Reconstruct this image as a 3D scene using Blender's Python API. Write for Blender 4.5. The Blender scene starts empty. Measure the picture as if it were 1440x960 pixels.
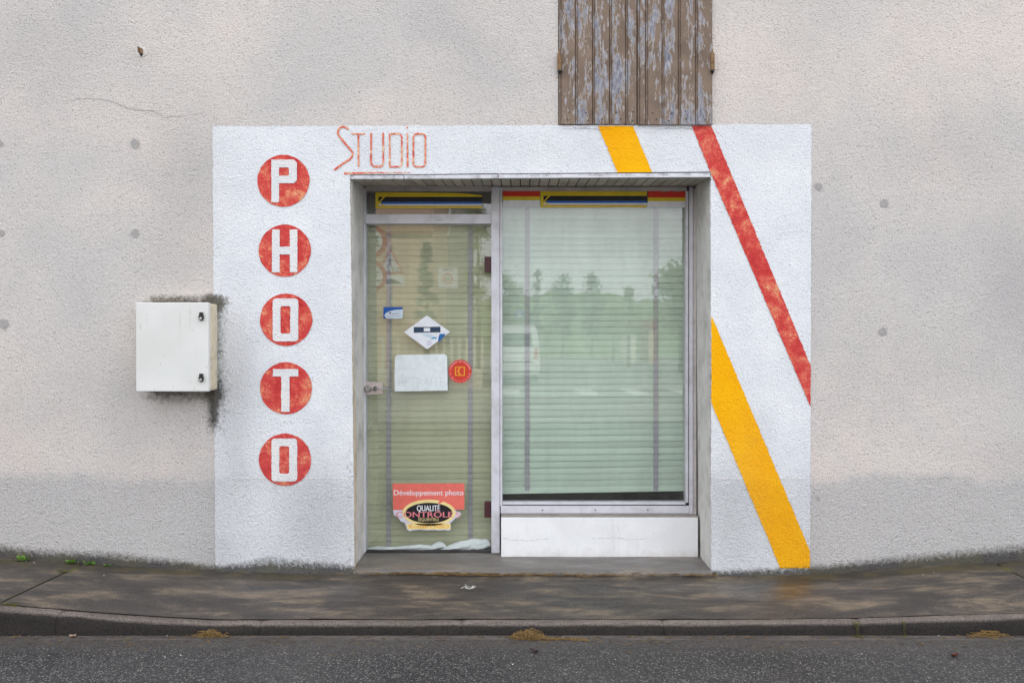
import bpy, math, random
import numpy as np
from mathutils import Vector, Matrix, noise as mnoise
from mathutils.geometry import delaunay_2d_cdt

random.seed(7)
scene = bpy.context.scene
COL = scene.collection
R = math.radians

# ------------------------------------------------------------------ camera, sky, sun, exposure
CAM_Z, CAM_D, FPX, VX, VY = 1.321, 5.0, 1200.0, 731.0, 485.0
cam = bpy.data.cameras.new('camera')
cam.sensor_width = 36.0
cam.lens = 36.0 * FPX / 1440.0
cam.shift_x = -(VX - 720) / 1440.0
cam.shift_y = (VY - 480) / 1440.0
cam.clip_start = 0.05
cam.clip_end = 2000
cam_o = bpy.data.objects.new('camera', cam)
COL.objects.link(cam_o)
cam_o.location = (0, -CAM_D, CAM_Z)
cam_o.rotation_euler = (R(90), 0, 0)
scene.camera = cam_o

SUN_EL, SUN_AZ = R(42), R(16)           # azimuth from +Y, clockwise: behind the house, whose front lies in its own shade
world = bpy.data.worlds.new('World')
scene.world = world
world.use_nodes = True
wn, wl = world.node_tree.nodes, world.node_tree.links
wn.clear()
w_out = wn.new('ShaderNodeOutputWorld')
w_bg = wn.new('ShaderNodeBackground')
w_bg.inputs['Strength'].default_value = 0.115
w_sky = wn.new('ShaderNodeTexSky')
w_sky.sky_type = 'NISHITA'
w_sky.sun_disc = False
w_sky.sun_elevation = SUN_EL
w_sky.sun_rotation = SUN_AZ
w_sky.air_density = 1.0
w_sky.dust_density = 2.0
w_sky.ozone_density = 1.0
w_tc = wn.new('ShaderNodeTexCoord')
w_map = wn.new('ShaderNodeMapping')
w_map.inputs['Scale'].default_value = (1.0, 1.0, 2.6)
w_noise = wn.new('ShaderNodeTexNoise')
w_noise.inputs['Scale'].default_value = 2.4
w_noise.inputs['Detail'].default_value = 7
w_noise.inputs['Roughness'].default_value = 0.58
w_ramp = wn.new('ShaderNodeValToRGB')
w_ramp.color_ramp.elements[0].position = 0.34
w_ramp.color_ramp.elements[0].color = (0.62, 0.62, 0.62, 1)
w_ramp.color_ramp.elements[1].position = 0.62
w_mix = wn.new('ShaderNodeMixRGB')
w_mix.inputs['Color2'].default_value = (13.2, 13.5, 14.1, 1)
wl.new(w_tc.outputs['Generated'], w_map.inputs['Vector'])
wl.new(w_map.outputs['Vector'], w_noise.inputs['Vector'])
wl.new(w_noise.outputs['Fac'], w_ramp.inputs['Fac'])
wl.new(w_ramp.outputs['Color'], w_mix.inputs['Fac'])
wl.new(w_sky.outputs['Color'], w_mix.inputs['Color1'])
wl.new(w_mix.outputs['Color'], w_bg.inputs['Color'])
wl.new(w_bg.outputs['Background'], w_out.inputs['Surface'])

sun = bpy.data.lights.new('sun', 'SUN')
sun.energy = 2.2
sun.angle = R(10)
sun.color = (1.0, 0.965, 0.92)
sun_o = bpy.data.objects.new('sun', sun)
COL.objects.link(sun_o)
sdir = Vector((math.sin(SUN_AZ) * math.cos(SUN_EL), math.cos(SUN_AZ) * math.cos(SUN_EL), math.sin(SUN_EL)))
sun_o.rotation_euler = sdir.to_track_quat('Z', 'Y').to_euler()
sun_o.location = sdir * 30

vs = scene.view_settings
vs.view_transform = 'Standard'
vs.look = 'None'
vs.exposure = 0.62
vs.gamma = 1.0
vs.use_curve_mapping = False
scene.render.engine = 'CYCLES'
scene.cycles.max_bounces = 6
scene.cycles.diffuse_bounces = 3
scene.cycles.glossy_bounces = 3
scene.cycles.transparent_max_bounces = 12

# ------------------------------------------------------------------ pixel to place
def X(px, y=0.0): return (px - VX) * (CAM_D + y) / FPX
def Z(py, y=0.0): return CAM_Z - (py - VY) * (CAM_D + y) / FPX
def W(p, y=0.0): return (X(p[0], y), Z(p[1], y))
YG = 0.43                                 # the glass plane
def MIR(px, py, Y):                       # a thing seen mirrored in the glass, standing at depth Y across the street
    d = CAM_D + 2 * YG - Y
    return ((px - VX) * d / FPX, CAM_Z - (py - VY) * d / FPX)

def lin(c):
    c = c / 255.0
    return c / 12.92 if c <= 0.04045 else ((c + 0.055) / 1.055) ** 2.4
def S(r, g, b): return (lin(r), lin(g), lin(b), 1.0)

# ------------------------------------------------------------------ material helpers
class Mat:
    def __init__(self, name):
        self.m = bpy.data.materials.new(name)
        self.m.use_nodes = True
        self.n, self.l = self.m.node_tree.nodes, self.m.node_tree.links
        self.n.clear()
        self.out = self.n.new('ShaderNodeOutputMaterial')
        self.b = self.n.new('ShaderNodeBsdfPrincipled')
        self.l.new(self.b.outputs[0], self.out.inputs['Surface'])
        self._pos = None
    def put(self, sock, v):
        if isinstance(v, bpy.types.NodeSocket): self.l.new(v, sock)
        elif v is not None: sock.default_value = v
    def pos(self):
        if self._pos is None: self._pos = self.n.new('ShaderNodeNewGeometry').outputs['Position']
        return self._pos
    def objc(self): return self.n.new('ShaderNodeTexCoord').outputs['Object']
    def rnd(self): return self.n.new('ShaderNodeObjectInfo').outputs['Random']
    def mapping(self, vec, scale=(1, 1, 1), rot=(0, 0, 0), loc=(0, 0, 0)):
        k = self.n.new('ShaderNodeMapping')
        self.put(k.inputs['Vector'], vec)
        k.inputs['Scale'].default_value = scale
        k.inputs['Rotation'].default_value = rot
        k.inputs['Location'].default_value = loc
        return k.outputs[0]
    def noise(self, vec, scale, detail=3, rough=0.5, dist=0.0, color=False):
        k = self.n.new('ShaderNodeTexNoise')
        self.put(k.inputs['Vector'], vec)
        k.inputs['Scale'].default_value = scale
        k.inputs['Detail'].default_value = detail
        k.inputs['Roughness'].default_value = rough
        k.inputs['Distortion'].default_value = dist
        return k.outputs['Color' if color else 'Fac']
    def voro(self, vec, scale, feature='F1', out='Distance', rand=1.0):
        k = self.n.new('ShaderNodeTexVoronoi')
        k.feature = feature
        self.put(k.inputs['Vector'], vec)
        k.inputs['Scale'].default_value = scale
        k.inputs['Randomness'].default_value = rand
        return k.outputs[out]
    def ramp(self, fac, stops, interp='LINEAR'):
        k = self.n.new('ShaderNodeValToRGB')
        self.put(k.inputs['Fac'], fac)
        e = k.color_ramp.elements
        k.color_ramp.interpolation = interp
        while len(e) < len(stops): e.new(0.5)
        for el, (p, c) in zip(e, stops):
            el.position = p
            el.color = c if isinstance(c, tuple) else (c, c, c, 1)
        return k.outputs['Color']
    def mix(self, fac, a, b, mode='MIX'):
        k = self.n.new('ShaderNodeMixRGB')
        k.blend_type = mode
        self.put(k.inputs['Fac'], fac); self.put(k.inputs['Color1'], a); self.put(k.inputs['Color2'], b)
        return k.outputs[0]
    def math(self, op, a, b=None, clamp=False):
        k = self.n.new('ShaderNodeMath')
        k.operation = op
        k.use_clamp = clamp
        self.put(k.inputs[0], a)
        if b is not None: self.put(k.inputs[1], b)
        return k.outputs[0]
    def attr(self, name):
        k = self.n.new('ShaderNodeAttribute')
        k.attribute_name = name
        return k.outputs['Fac']
    def bump(self, height, strength=0.5, dist=0.005, normal=None):
        k = self.n.new('ShaderNodeBump')
        self.put(k.inputs['Height'], height)
        k.inputs['Strength'].default_value = strength
        k.inputs['Distance'].default_value = dist
        if normal is not None: self.put(k.inputs['Normal'], normal)
        self.l.new(k.outputs[0], self.b.inputs['Normal'])
        return k.outputs[0]
    def color(self, v): self.put(self.b.inputs['Base Color'], v)
    def rough(self, v): self.put(self.b.inputs['Roughness'], v)
    def set(self, **kw):
        for k, v in kw.items(): self.put(self.b.inputs[k.replace('_', ' ')], v)

def simple(name, col, rough=0.55, var=0.12, scale=18, bump=0.0, bscale=120, metal=0.0, spec=0.4, grime=None, gs=6, gamt=0.5, rand=0.0):
    """Plain procedural surface: base colour with uneven tone, worn-in dirt and fine relief."""
    m = Mat(name)
    p = m.objc()
    n = m.noise(p, scale, 4, 0.6)
    dark = tuple(c * (1 - var) for c in col[:3]) + (1,)
    lite = tuple(min(1, c * (1 + var)) for c in col[:3]) + (1,)
    c = m.ramp(n, [(0.3, dark), (0.7, lite)])
    if grime is not None:
        g = m.ramp(m.noise(p, gs, 6, 0.68), [(0.46, 0.0), (0.72, gamt)])
        c = m.mix(g, c, grime)
    if rand:
        v = m.math('MULTIPLY_ADD', m.rnd(), rand); v.node.inputs[2].default_value = 1 - rand / 2
        c = m.mix(1.0, c, v, 'MULTIPLY')
    m.color(c)
    m.rough(m.ramp(m.noise(p, scale * 1.7, 3), [(0.3, max(0.03, rough - 0.1)), (0.7, min(1, rough + 0.1))]))
    m.set(Metallic=metal, Specular_IOR_Level=spec)
    if bump: m.bump(m.noise(p, bscale, 4, 0.6), bump, 0.002)
    return m.m

# ------------------------------------------------------------------ mesh helpers
class MB:
    def __init__(self): self.v, self.f = [], []
    def add(self, vs_, fs_):
        o = len(self.v)
        self.v += [tuple(p) for p in vs_]
        self.f += [tuple(i + o for i in f) for f in fs_]
        return self
    def box(self, x0, x1, y0, y1, z0, z1):
        return self.add([(x0, y0, z0), (x1, y0, z0), (x1, y1, z0), (x0, y1, z0), (x0, y0, z1), (x1, y0, z1), (x1, y1, z1), (x0, y1, z1)],
                        [(0, 3, 2, 1), (4, 5, 6, 7), (0, 1, 5, 4), (1, 2, 6, 5), (2, 3, 7, 6), (3, 0, 4, 7)])
    def prism(self, pts, y0, y1):                       # polygon in x,z pushed from y0 (front) to y1
        n = len(pts)
        a = sum(pts[i][0] * pts[(i + 1) % n][1] - pts[(i + 1) % n][0] * pts[i][1] for i in range(n))
        if a < 0: pts = pts[::-1]
        vv = [(x, y0, z) for x, z in pts] + [(x, y1, z) for x, z in pts]
        ff = [tuple(range(n)), tuple(range(2 * n - 1, n - 1, -1))]
        ff += [(i, i + n, (i + 1) % n + n, (i + 1) % n) for i in range(n)]
        return self.add(vv, ff)
    def tube(self, path, rad, seg=8, cap=True):
        path = [Vector(p) for p in path]
        rads = rad if isinstance(rad, (list, tuple)) else [rad] * len(path)
        vv, ff = [], []
        prev = None
        for i, p in enumerate(path):
            t = (path[min(i + 1, len(path) - 1)] - path[max(i - 1, 0)]).normalized()
            if prev is None:
                a = t.orthogonal().normalized()
            else:
                a = (prev - t * prev.dot(t))
                a = a.normalized() if a.length > 1e-6 else t.orthogonal().normalized()
            prev = a
            b = t.cross(a)
            for k in range(seg):
                q = 2 * math.pi * k / seg
                vv.append(p + (a * math.cos(q) + b * math.sin(q)) * rads[i])
        for i in range(len(path) - 1):
            for k in range(seg):
                k2 = (k + 1) % seg
                ff.append((i * seg + k, i * seg + k2, (i + 1) * seg + k2, (i + 1) * seg + k))
        if cap:
            ff.append(tuple(range(seg - 1, -1, -1)))
            ff.append(tuple((len(path) - 1) * seg + k for k in range(seg)))
        return self.add(vv, ff)
    def sheet(self, fn, nu, nv):                        # grid surface fn(u,v)
        vv = [fn(i / nu, j / nv) for j in range(nv + 1) for i in range(nu + 1)]
        w = nu + 1
        ff = [(j * w + i, j * w + i + 1, (j + 1) * w + i + 1, (j + 1) * w + i) for j in range(nv) for i in range(nu)]
        return self.add(vv, ff)
    def mesh(self, name):
        me = bpy.data.meshes.new(name)
        me.from_pydata(self.v, [], self.f)
        me.update()
        return me

def link(name, me, mat, parent=None, smooth=False, bevel=0.0, loc=(0, 0, 0)):
    o = bpy.data.objects.new(name, me)
    COL.objects.link(o)
    if mat is not None and not me.materials: me.materials.append(mat)
    if parent is not None: o.parent = parent
    o.location = loc
    if smooth:
        for p in me.polygons: p.use_smooth = True
    if bevel:
        b = o.modifiers.new('bevel', 'BEVEL')
        b.width = bevel
        b.segments = 2
        b.limit_method = 'ANGLE'
        b.angle_limit = R(40)
    return o
def build(name, mb, mat, parent=None, **kw): return link(name, mb.mesh(name), mat, parent, **kw)
def tag(o, label=None, cat=None, group=None, kind=None):
    for k, v in (('label', label), ('category', cat), ('group', group), ('kind', kind)):
        if v: o[k] = v
    return o
def empty(name, loc=(0, 0, 0), parent=None):
    o = bpy.data.objects.new(name, None)
    COL.objects.link(o)
    o.location = loc
    o.empty_display_size = 0.1
    if parent is not None: o.parent = parent
    return o
def thing(name, label, cat, loc=(0, 0, 0), group=None): return tag(empty(name, loc), label, cat, group)

def densify(pts, step=0.012, amp=0.0015, closed=True, seed=0):
    rr = random.Random(seed)
    out = []
    n = len(pts)
    for i in range(n if closed else n - 1):
        a, b = Vector(pts[i]), Vector(pts[(i + 1) % n])
        L = (b - a).length
        k = max(1, int(L / step))
        t = (b - a) / max(L, 1e-9)
        nn = Vector((-t.y, t.x))
        for j in range(k):
            p = a.lerp(b, j / k)
            if j or amp == 0: p = p + nn * rr.gauss(0, amp)
            out.append((p.x, p.y))
    return out

def cdt_sheet(outline, y, holes=(), grid=0.03, region=None):
    """Triangulated sheet in x,z at depth y; outline and holes keep their exact edges, the inside carries a fine grid."""
    pts, edges, faces = [], [], []
    def loop(l):
        o = len(pts)
        pts.extend(l)
        edges.extend((o + i, o + (i + 1) % len(l)) for i in range(len(l)))
        return l
    loop(outline)
    for h in holes: loop(h)
    poly = np.array(outline)
    def inside(P, L):
        x, y_ = P[:, 0], P[:, 1]
        r = np.zeros(len(P), bool)
        a = np.array(L)
        b = np.roll(a, -1, 0)
        for (x0, z0), (x1, z1) in zip(a, b):
            if z0 == z1: continue
            c = ((z0 > y_) != (z1 > y_)) & (x < (x1 - x0) * (y_ - z0) / (z1 - z0) + x0)
            r ^= c
        return r
    r = region or (poly[:, 0].min(), poly[:, 0].max(), poly[:, 1].min(), poly[:, 1].max())
    gx = np.arange(r[0] + grid / 2, r[1], grid)
    gz = np.arange(r[2] + grid / 2, r[3], grid)
    G = np.stack(np.meshgrid(gx, gz), -1).reshape(-1, 2)
    G = G + np.random.RandomState(3).uniform(-grid * 0.15, grid * 0.15, G.shape)
    keep = inside(G, outline)
    for h in holes: keep &= ~inside(G, h)
    pts.extend([tuple(p) for p in G[keep]])
    res = delaunay_2d_cdt([Vector(p) for p in pts], edges, faces, 0, 1e-6)
    V, F = res[0], res[2]
    Va = np.array([(v.x, v.y) for v in V])
    cen = np.array([Va[list(f)].mean(0) for f in F])
    ok = inside(cen, outline)
    for h in holes: ok &= ~inside(cen, h)
    mb = MB()
    mb.v = [(v.x, y, v.y) for v in V]
    mb.f = [tuple(f) for f, k in zip(F, ok) if k]
    return mb

def set_attr(me, name, vals):
    a = me.attributes.new(name, 'FLOAT', 'POINT')
    a.data.foreach_set('value', np.asarray(vals, np.float32))

def copy_tree(o, parent=None):
    c = o.copy(); COL.objects.link(c)
    if parent is not None: c.parent = parent
    for ch in list(o.children): copy_tree(ch, c)
    return c

_font_cache = {}
def text_pts(s, spacing=1.0):
    key = (s, spacing)
    if key in _font_cache: return _font_cache[key]
    cu = bpy.data.curves.new('type', 'FONT')
    cu.body = s
    cu.space_character = spacing
    cu.resolution_u = 3
    o = bpy.data.objects.new('type', cu)
    COL.objects.link(o)
    dg = bpy.context.evaluated_depsgraph_get()
    me = o.evaluated_get(dg).to_mesh()
    V = [(v.co.x, v.co.y) for v in me.vertices]
    F = [tuple(p.vertices) for p in me.polygons]
    o.evaluated_get(dg).to_mesh_clear()
    bpy.data.objects.remove(o)
    bpy.data.curves.remove(cu)
    _font_cache[key] = (V, F)
    return V, F
def lettering(s, rect, y, mat, parent, spacing=1.0, flip=False, name='lettering', bold=0.0):
    """Flat printed words fitted to rect = (x0, x1, z0, z1)."""
    V, F = text_pts(s, spacing)
    a = np.array(V)
    lo, hi = a.min(0), a.max(0)
    cap = max(p[1] for p in text_pts('H')[0])
    u = np.stack([(a[:, 0] - lo[0]) / (hi[0] - lo[0]), a[:, 1] / cap], 1)        # z0 is the base line, z1 the cap height
    x0, x1, z0, z1 = rect
    if flip: u[:, 0] = 1 - u[:, 0]
    mb = MB()
    for dx in ((0,) if not bold else (-bold, bold)):
        mb.add([(x0 + p[0] * (x1 - x0) + dx, y - (0.00004 if dx > 0 else 0) * (-1 if flip else 1), z0 + p[1] * (z1 - z0)) for p in u], F)
    return build(name, mb, mat, parent)

# ------------------------------------------------------------------ profile of pavement and kerb along the wall (metres)
_wx = [-9, X(0), X(100), X(200), X(300), X(400), X(500), X(800), X(1100), X(1160), X(1240), X(1340), X(1440), 9]
_wz = [.115, .074, .050, .021, .0, -.016, -.014, -.025, -.025, -.018, .008, .038, .060, .10]
_kx = [-9, X(0, -.83), X(180, -.83), X(300, -.83), X(400, -.83), X(1000, -.83), X(1200, -.83), X(1300, -.83), X(1440, -.83), 9]
_kz = [.075, .052, .002, -.022, -.021, -.021, -.014, -.003, .012, .06]
def z_wall(x): return float(np.interp(x, _wx, _wz))
def z_kerb(x): return float(np.interp(x, _kx, _kz))
ROAD_Z = -.070
KB, KF = -.83, -.915                      # kerb back line and kerb face
OPEN_L = [(492.5, 247), (499, 806)]       # the opening, photo pixels on the wall plane
OPEN_R = [(999, 243), (1000, 806)]

# ------------------------------------------------------------------ materials
def grain(m, coarse):
    """Roughcast relief: dragged lumps with pits."""
    p = m.mapping(m.pos(), (1.0, 1.0, 1.0), (R(31), R(24), R(17)))
    a = m.noise(p, 112, 4, 0.62)
    b = m.noise(p, 46, 3, 0.5)
    v = m.voro(m.pos(), 130)
    h = m.math('ADD', m.math('MULTIPLY', a, 1.3 * coarse), m.math('MULTIPLY', b, 0.8))
    h = m.math('SUBTRACT', h, m.math('MULTIPLY', v, 0.5))
    return h, a, b

def render_mat(name, kind):
    m = Mat(name)
    P = m.pos()
    h, a, b = grain(m, 1.0)
    big = m.noise(P, 0.9, 3, 0.55, 0.3)
    mid = m.noise(P, 3.7, 4, 0.62)
    grime, dirty, plinth = m.attr('grime'), m.attr('dirty'), m.attr('plinth')
    fine = m.noise(P, 38, 3, 0.7)
    if kind == 'wall':
        c = m.ramp(big, [(0.34, S(203, 199, 198)), (0.5, S(214, 208, 204)), (0.66, S(223, 213, 207))])
        c = m.mix(m.ramp(mid, [(0.42, 0.0), (0.72, 0.35)]), c, S(196, 192, 191))
        c = m.mix(m.math('MULTIPLY', plinth, 0.8), c, S(203, 201, 201))
        pit = m.ramp(a, [(0.30, 0.75), (0.43, 0.0)])
    elif kind == 'panel':
        c = m.ramp(mid, [(0.35, S(226, 229, 235)), (0.65, S(237, 239, 243))])
        c = m.mix(m.math('MULTIPLY', m.ramp(big, [(0.45, 0.0), (0.7, 0.3)]), 1.0), c, S(210, 212, 218))
        pit = m.ramp(a, [(0.30, 0.5), (0.41, 0.0)])
    elif kind == 'letter':
        c = m.ramp(mid, [(0.35, S(224, 226, 230)), (0.65, S(236, 234, 234))])
        pit = m.ramp(a, [(0.30, 0.3), (0.40, 0.0)])
    elif kind == 'red':
        f = m.noise(P, 9, 4, 0.62, 0.6)
        f2 = m.noise(P, 34, 4, 0.6)
        f = m.math('ADD', m.math('MULTIPLY', f, 0.56), m.math('MULTIPLY', f2, 0.18))
        f = m.math('ADD', f, m.math('MULTIPLY', a, 0.26))                 # brush paint thin on the high grains
        c = m.ramp(f, [(0.38, S(194, 56, 58)), (0.49, S(212, 76, 72)), (0.555, S(224, 112, 94)), (0.61, S(232, 164, 122)), (0.66, S(236, 200, 150))])
        pit = m.ramp(a, [(0.30, 0.3), (0.42, 0.0)])
    elif kind == 'redthin':
        f = m.math('ADD', m.math('MULTIPLY', m.noise(P, 20, 4, 0.65, 0.4), 0.66), m.math('MULTIPLY', a, 0.34))
        c = m.ramp(f, [(0.36, S(206, 80, 72)), (0.46, S(224, 112, 96)), (0.53, S(234, 160, 128)), (0.60, S(240, 208, 176))])
        pit = m.ramp(a, [(0.30, 0.2), (0.42, 0.0)])
    else:
        c = m.ramp(mid, [(0.35, S(250, 174, 6)), (0.65, S(255, 188, 12))])
        pit = m.ramp(a, [(0.28, 0.22), (0.40, 0.0)])
        c = m.mix(m.ramp(m.noise(P, 7, 5, 0.65), [(0.58, 0.0), (0.8, 0.4)]), c, S(222, 150, 50))
    # soot that sits in the pits, more of it where the wall is dirty
    dn = m.math('ADD', m.math('MULTIPLY', dirty, 1.0), m.math('MULTIPLY', m.math('SUBTRACT', fine, 0.5), 0.5))
    dn = m.math('ADD', dn, 0.32 if kind == 'wall' else 0.2, True)
    spk = m.math('MULTIPLY', m.ramp(m.noise(P, 120, 3, 0.6), [(0.56, 0.0), (0.70, 1.0)]), dn)
    k = 1.0 if kind == 'wall' else 0.55
    c = m.mix(m.math('MULTIPLY', spk, 0.8 * k), c, S(84, 80, 78))
    c = m.mix(pit, c, S(120, 114, 110) if kind in ('wall', 'panel', 'letter') else S(120, 70, 40))
    c = m.mix(m.math('MULTIPLY', dirty, 0.5 if kind in ('wall', 'panel') else 0.12, True), c, S(148, 146, 147))
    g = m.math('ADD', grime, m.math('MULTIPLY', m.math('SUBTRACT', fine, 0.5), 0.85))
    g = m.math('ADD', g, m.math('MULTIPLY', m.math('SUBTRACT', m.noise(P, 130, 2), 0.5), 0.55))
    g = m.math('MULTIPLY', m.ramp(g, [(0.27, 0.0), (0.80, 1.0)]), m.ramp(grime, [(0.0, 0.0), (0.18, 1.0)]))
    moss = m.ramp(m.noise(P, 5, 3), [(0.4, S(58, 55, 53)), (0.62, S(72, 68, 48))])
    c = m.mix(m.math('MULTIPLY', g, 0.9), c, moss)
    m.color(c)
    m.rough(0.92)
    m.set(Specular_IOR_Level=0.15)
    h = m.math('MULTIPLY', h, m.math('ADD', m.math('MULTIPLY', plinth, 0.55), 1.0))       # coarser render on the plinth
    m.bump(h, 0.9 if kind == 'wall' else 0.85, 0.0072)
    return m.m

M = {}
for k in ('wall', 'panel', 'letter', 'red', 'redthin', 'yellow'): M[k] = render_mat('render_' + k, k)

def pavement_mat(step=False):
    m = Mat('doorstep_cement' if step else 'pavement')
    P = m.pos()
    st = m.mapping(P, (1.0, 2.6, 1.0))
    n1 = m.noise(st, 2.3, 8, 0.68, 0.4)
    n2 = m.noise(st, 8.0, 6, 0.7)
    n3 = m.noise(P, 190, 3, 0.7)
    moss = m.attr('moss')
    c = m.ramp(n1, [(0.39, S(50, 46, 44)), (0.47, S(64, 58, 54)), (0.535, S(88, 78, 68)), (0.61, S(128, 113, 94))])
    c = m.mix(m.ramp(n2, [(0.42, 0.0), (0.66, 0.7)]), c, S(54, 50, 48))
    c = m.mix(m.ramp(n2, [(0.22, 0.7), (0.38, 0.0)]), c, S(128, 114, 96))
    c = m.mix(m.ramp(n3, [(0.36, 0.7), (0.5, 0.0)]), c, S(34, 32, 31))
    c = m.mix(m.ramp(n3, [(0.54, 0.0), (0.70, 0.6)]), c, S(150, 140, 128))
    if step: c = m.mix(0.45, c, S(134, 130, 126))
    mo = m.math('MULTIPLY', m.ramp(m.math('ADD', moss, m.math('MULTIPLY', m.math('SUBTRACT', m.noise(P, 30, 5, 0.7), 0.5), 0.9)), [(0.35, 0.0), (0.75, 1.0)]), 0.85)
    c = m.mix(mo, c, m.ramp(m.noise(P, 9, 4), [(0.38, S(58, 54, 50)), (0.6, S(78, 70, 48))]))
    m.color(c)
    wet = m.noise(st, 3.0, 4, 0.55, 0.2)
    wt = m.math('ADD', m.math('MULTIPLY', m.attr('wet'), 1.1), m.math('MULTIPLY', m.math('SUBTRACT', wet, 0.5), 1.6), True)
    m.rough(m.math('ADD', m.ramp(wt, [(0.0, 0.62), (0.45, 0.30), (0.9, 0.15)]), m.math('MULTIPLY', m.math('SUBTRACT', n3, 0.5), 0.2)))
    m.set(Specular_IOR_Level=0.44)
    h = m.math('ADD', n3, m.math('MULTIPLY', m.noise(P, 30, 4), 1.0))
    m.bump(h, 0.6, 0.004)
    return m.m
M['pavement'] = pavement_mat()
M['step'] = pavement_mat(True)

def kerb_mat():
    m = Mat('kerb_concrete')
    P = m.pos()
    n3 = m.noise(P, 170, 3, 0.65)
    n1 = m.noise(m.mapping(P, (1, 2, 2)), 5, 5, 0.6)
    c = m.ramp(n1, [(0.35, S(100, 92, 87)), (0.65, S(128, 118, 111))])
    c = m.mix(m.ramp(n3, [(0.38, 0.8), (0.5, 0.0)]), c, S(50, 46, 45))
    c = m.mix(m.ramp(n3, [(0.56, 0.0), (0.72, 0.55)]), c, S(156, 150, 143))
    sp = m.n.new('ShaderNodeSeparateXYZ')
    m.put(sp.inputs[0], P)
    splash = m.math('ADD', m.math('MULTIPLY', m.math('ADD', sp.outputs['Y'], 0.889), -75.0), m.math('MULTIPLY', m.math('SUBTRACT', n1, 0.5), 2.2))  # mask for splash dirt and painted shade, rising towards the kerb face
    c = m.mix(m.math('MULTIPLY', m.math('ADD', splash, 0.4, True), 0.86), c, S(20, 19, 20))     # road splash plus the upright kerb face's shade, painted in as dark colour
    m.color(c)
    m.rough(m.ramp(n1, [(0.35, 0.65), (0.65, 0.85)]))
    m.set(Specular_IOR_Level=0.08)
    m.bump(n3, 0.7, 0.004)
    return m.m
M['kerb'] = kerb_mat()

def road_mat():
    m = Mat('asphalt')
    P = m.pos()
    cell = m.voro(P, 150, 'F1', 'Color')
    dist = m.voro(P, 150, 'F1', 'Distance')
    sep = m.n.new('ShaderNodeSeparateColor')
    m.put(sep.inputs[0], cell)
    st = m.ramp(sep.outputs[0], [(0.0, S(38, 38, 39)), (0.45, S(66, 67, 70)), (0.72, S(92, 92, 94)), (0.9, S(134, 130, 127)), (1.0, S(184, 180, 174))])
    tar = m.ramp(dist, [(0.25, 0.0), (0.6, 0.85)])
    c = m.mix(tar, st, S(38, 37, 38))
    fine = m.noise(P, 260, 2)
    c = m.mix(m.ramp(fine, [(0.4, 0.25), (0.55, 0.0)]), c, S(40, 40, 40))
    sp = m.n.new('ShaderNodeSeparateXYZ')
    m.put(sp.inputs[0], P)
    n = m.noise(m.mapping(P, (1, 2.5, 1)), 2.5, 6, 0.65)
    silt = m.math('ADD', m.math('MULTIPLY', m.math('ADD', sp.outputs['Y'], 1.12), 4.6), m.math('MULTIPLY', m.math('SUBTRACT', n, 0.5), 1.4))
    silt = m.math('ADD', silt, 0.3, True)
    near = m.math('LESS_THAN', m.math('MULTIPLY', sp.outputs['Y'], -1.0), 3.0)
    silt = m.math('MULTIPLY', silt, near)
    siltc = m.ramp(m.noise(P, 60, 5, 0.7), [(0.35, S(54, 50, 49)), (0.65, S(84, 78, 74))])
    c = m.mix(m.math('MULTIPLY', silt, 0.86), c, siltc)
    big = m.noise(P, 0.7, 4)
    c = m.mix(m.ramp(big, [(0.4, 0.0), (0.7, 0.25)]), c, S(110, 107, 104))
    gut = m.math('MULTIPLY', m.ramp(m.math('ADD', sp.outputs['Y'], 1.945), [(0.965, 0.0), (0.985, 1.0)]), m.ramp(m.noise(m.mapping(P, (1, 6, 1)), 3.2, 5, 0.6), [(0.44, 0.0), (0.58, 0.55)]))
    c = m.mix(m.math('MULTIPLY', gut, near), c, S(112, 106, 101))
    m.color(c)
    m.rough(m.ramp(m.noise(P, 4, 4), [(0.35, 0.5), (0.65, 0.75)]))
    m.set(Specular_IOR_Level=0.3)
    inv = m.math('SUBTRACT', 1.0, silt)
    m.bump(m.math('MULTIPLY', m.math('MULTIPLY', dist, -1.0), m.math('ADD', m.math('MULTIPLY', inv, 0.8), 0.2)), 0.75, 0.006)
    return m.m
M['road'] = road_mat()

def glass_mat(name, tint):
    m = Mat(name)
    m.n.remove(m.b)
    tr = m.n.new('ShaderNodeBsdfTransparent')
    tr.inputs[0].default_value = tint
    gl = m.n.new('ShaderNodeBsdfGlossy')
    gl.inputs['Roughness'].default_value = 0.015
    film = m.n.new('ShaderNodeBsdfDiffuse')
    film.inputs['Color'].default_value = S(150, 148, 140)
    fr = m.n.new('ShaderNodeFresnel')
    geo = m.n.new('ShaderNodeNewGeometry')
    ior = m.n.new('ShaderNodeMix')                       # both faces of the flat pane reflect alike (no bending inside)
    ior.inputs[2].default_value = 1.74                   # double glazing reflects about twice as much as one sheet
    ior.inputs[3].default_value = 1 / 1.74
    m.l.new(geo.outputs['Backfacing'], ior.inputs[0])
    m.l.new(ior.outputs[0], fr.inputs['IOR'])
    mx = m.n.new('ShaderNodeMixShader')
    m.l.new(fr.outputs[0], mx.inputs[0]); m.l.new(tr.outputs[0], mx.inputs[1]); m.l.new(gl.outputs[0], mx.inputs[2])
    dust = m.n.new('ShaderNodeMixShader')
    P = m.pos()
    d = m.ramp(m.noise(m.mapping(P, (1, 1, 0.35)), 9, 6, 0.7), [(0.40, 0.012), (0.75, 0.07)])
    m.l.new(d, dust.inputs[0]); m.l.new(mx.outputs[0], dust.inputs[1]); m.l.new(film.outputs[0], dust.inputs[2])
    m.l.new(dust.outputs[0], m.out.inputs['Surface'])
    return m.m
M['glass'] = glass_mat('window_glass', (0.985, 0.995, 0.985, 1))
M['glass_far'] = simple('dark_glass', S(60, 66, 70), 0.08, 0.1)

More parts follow.
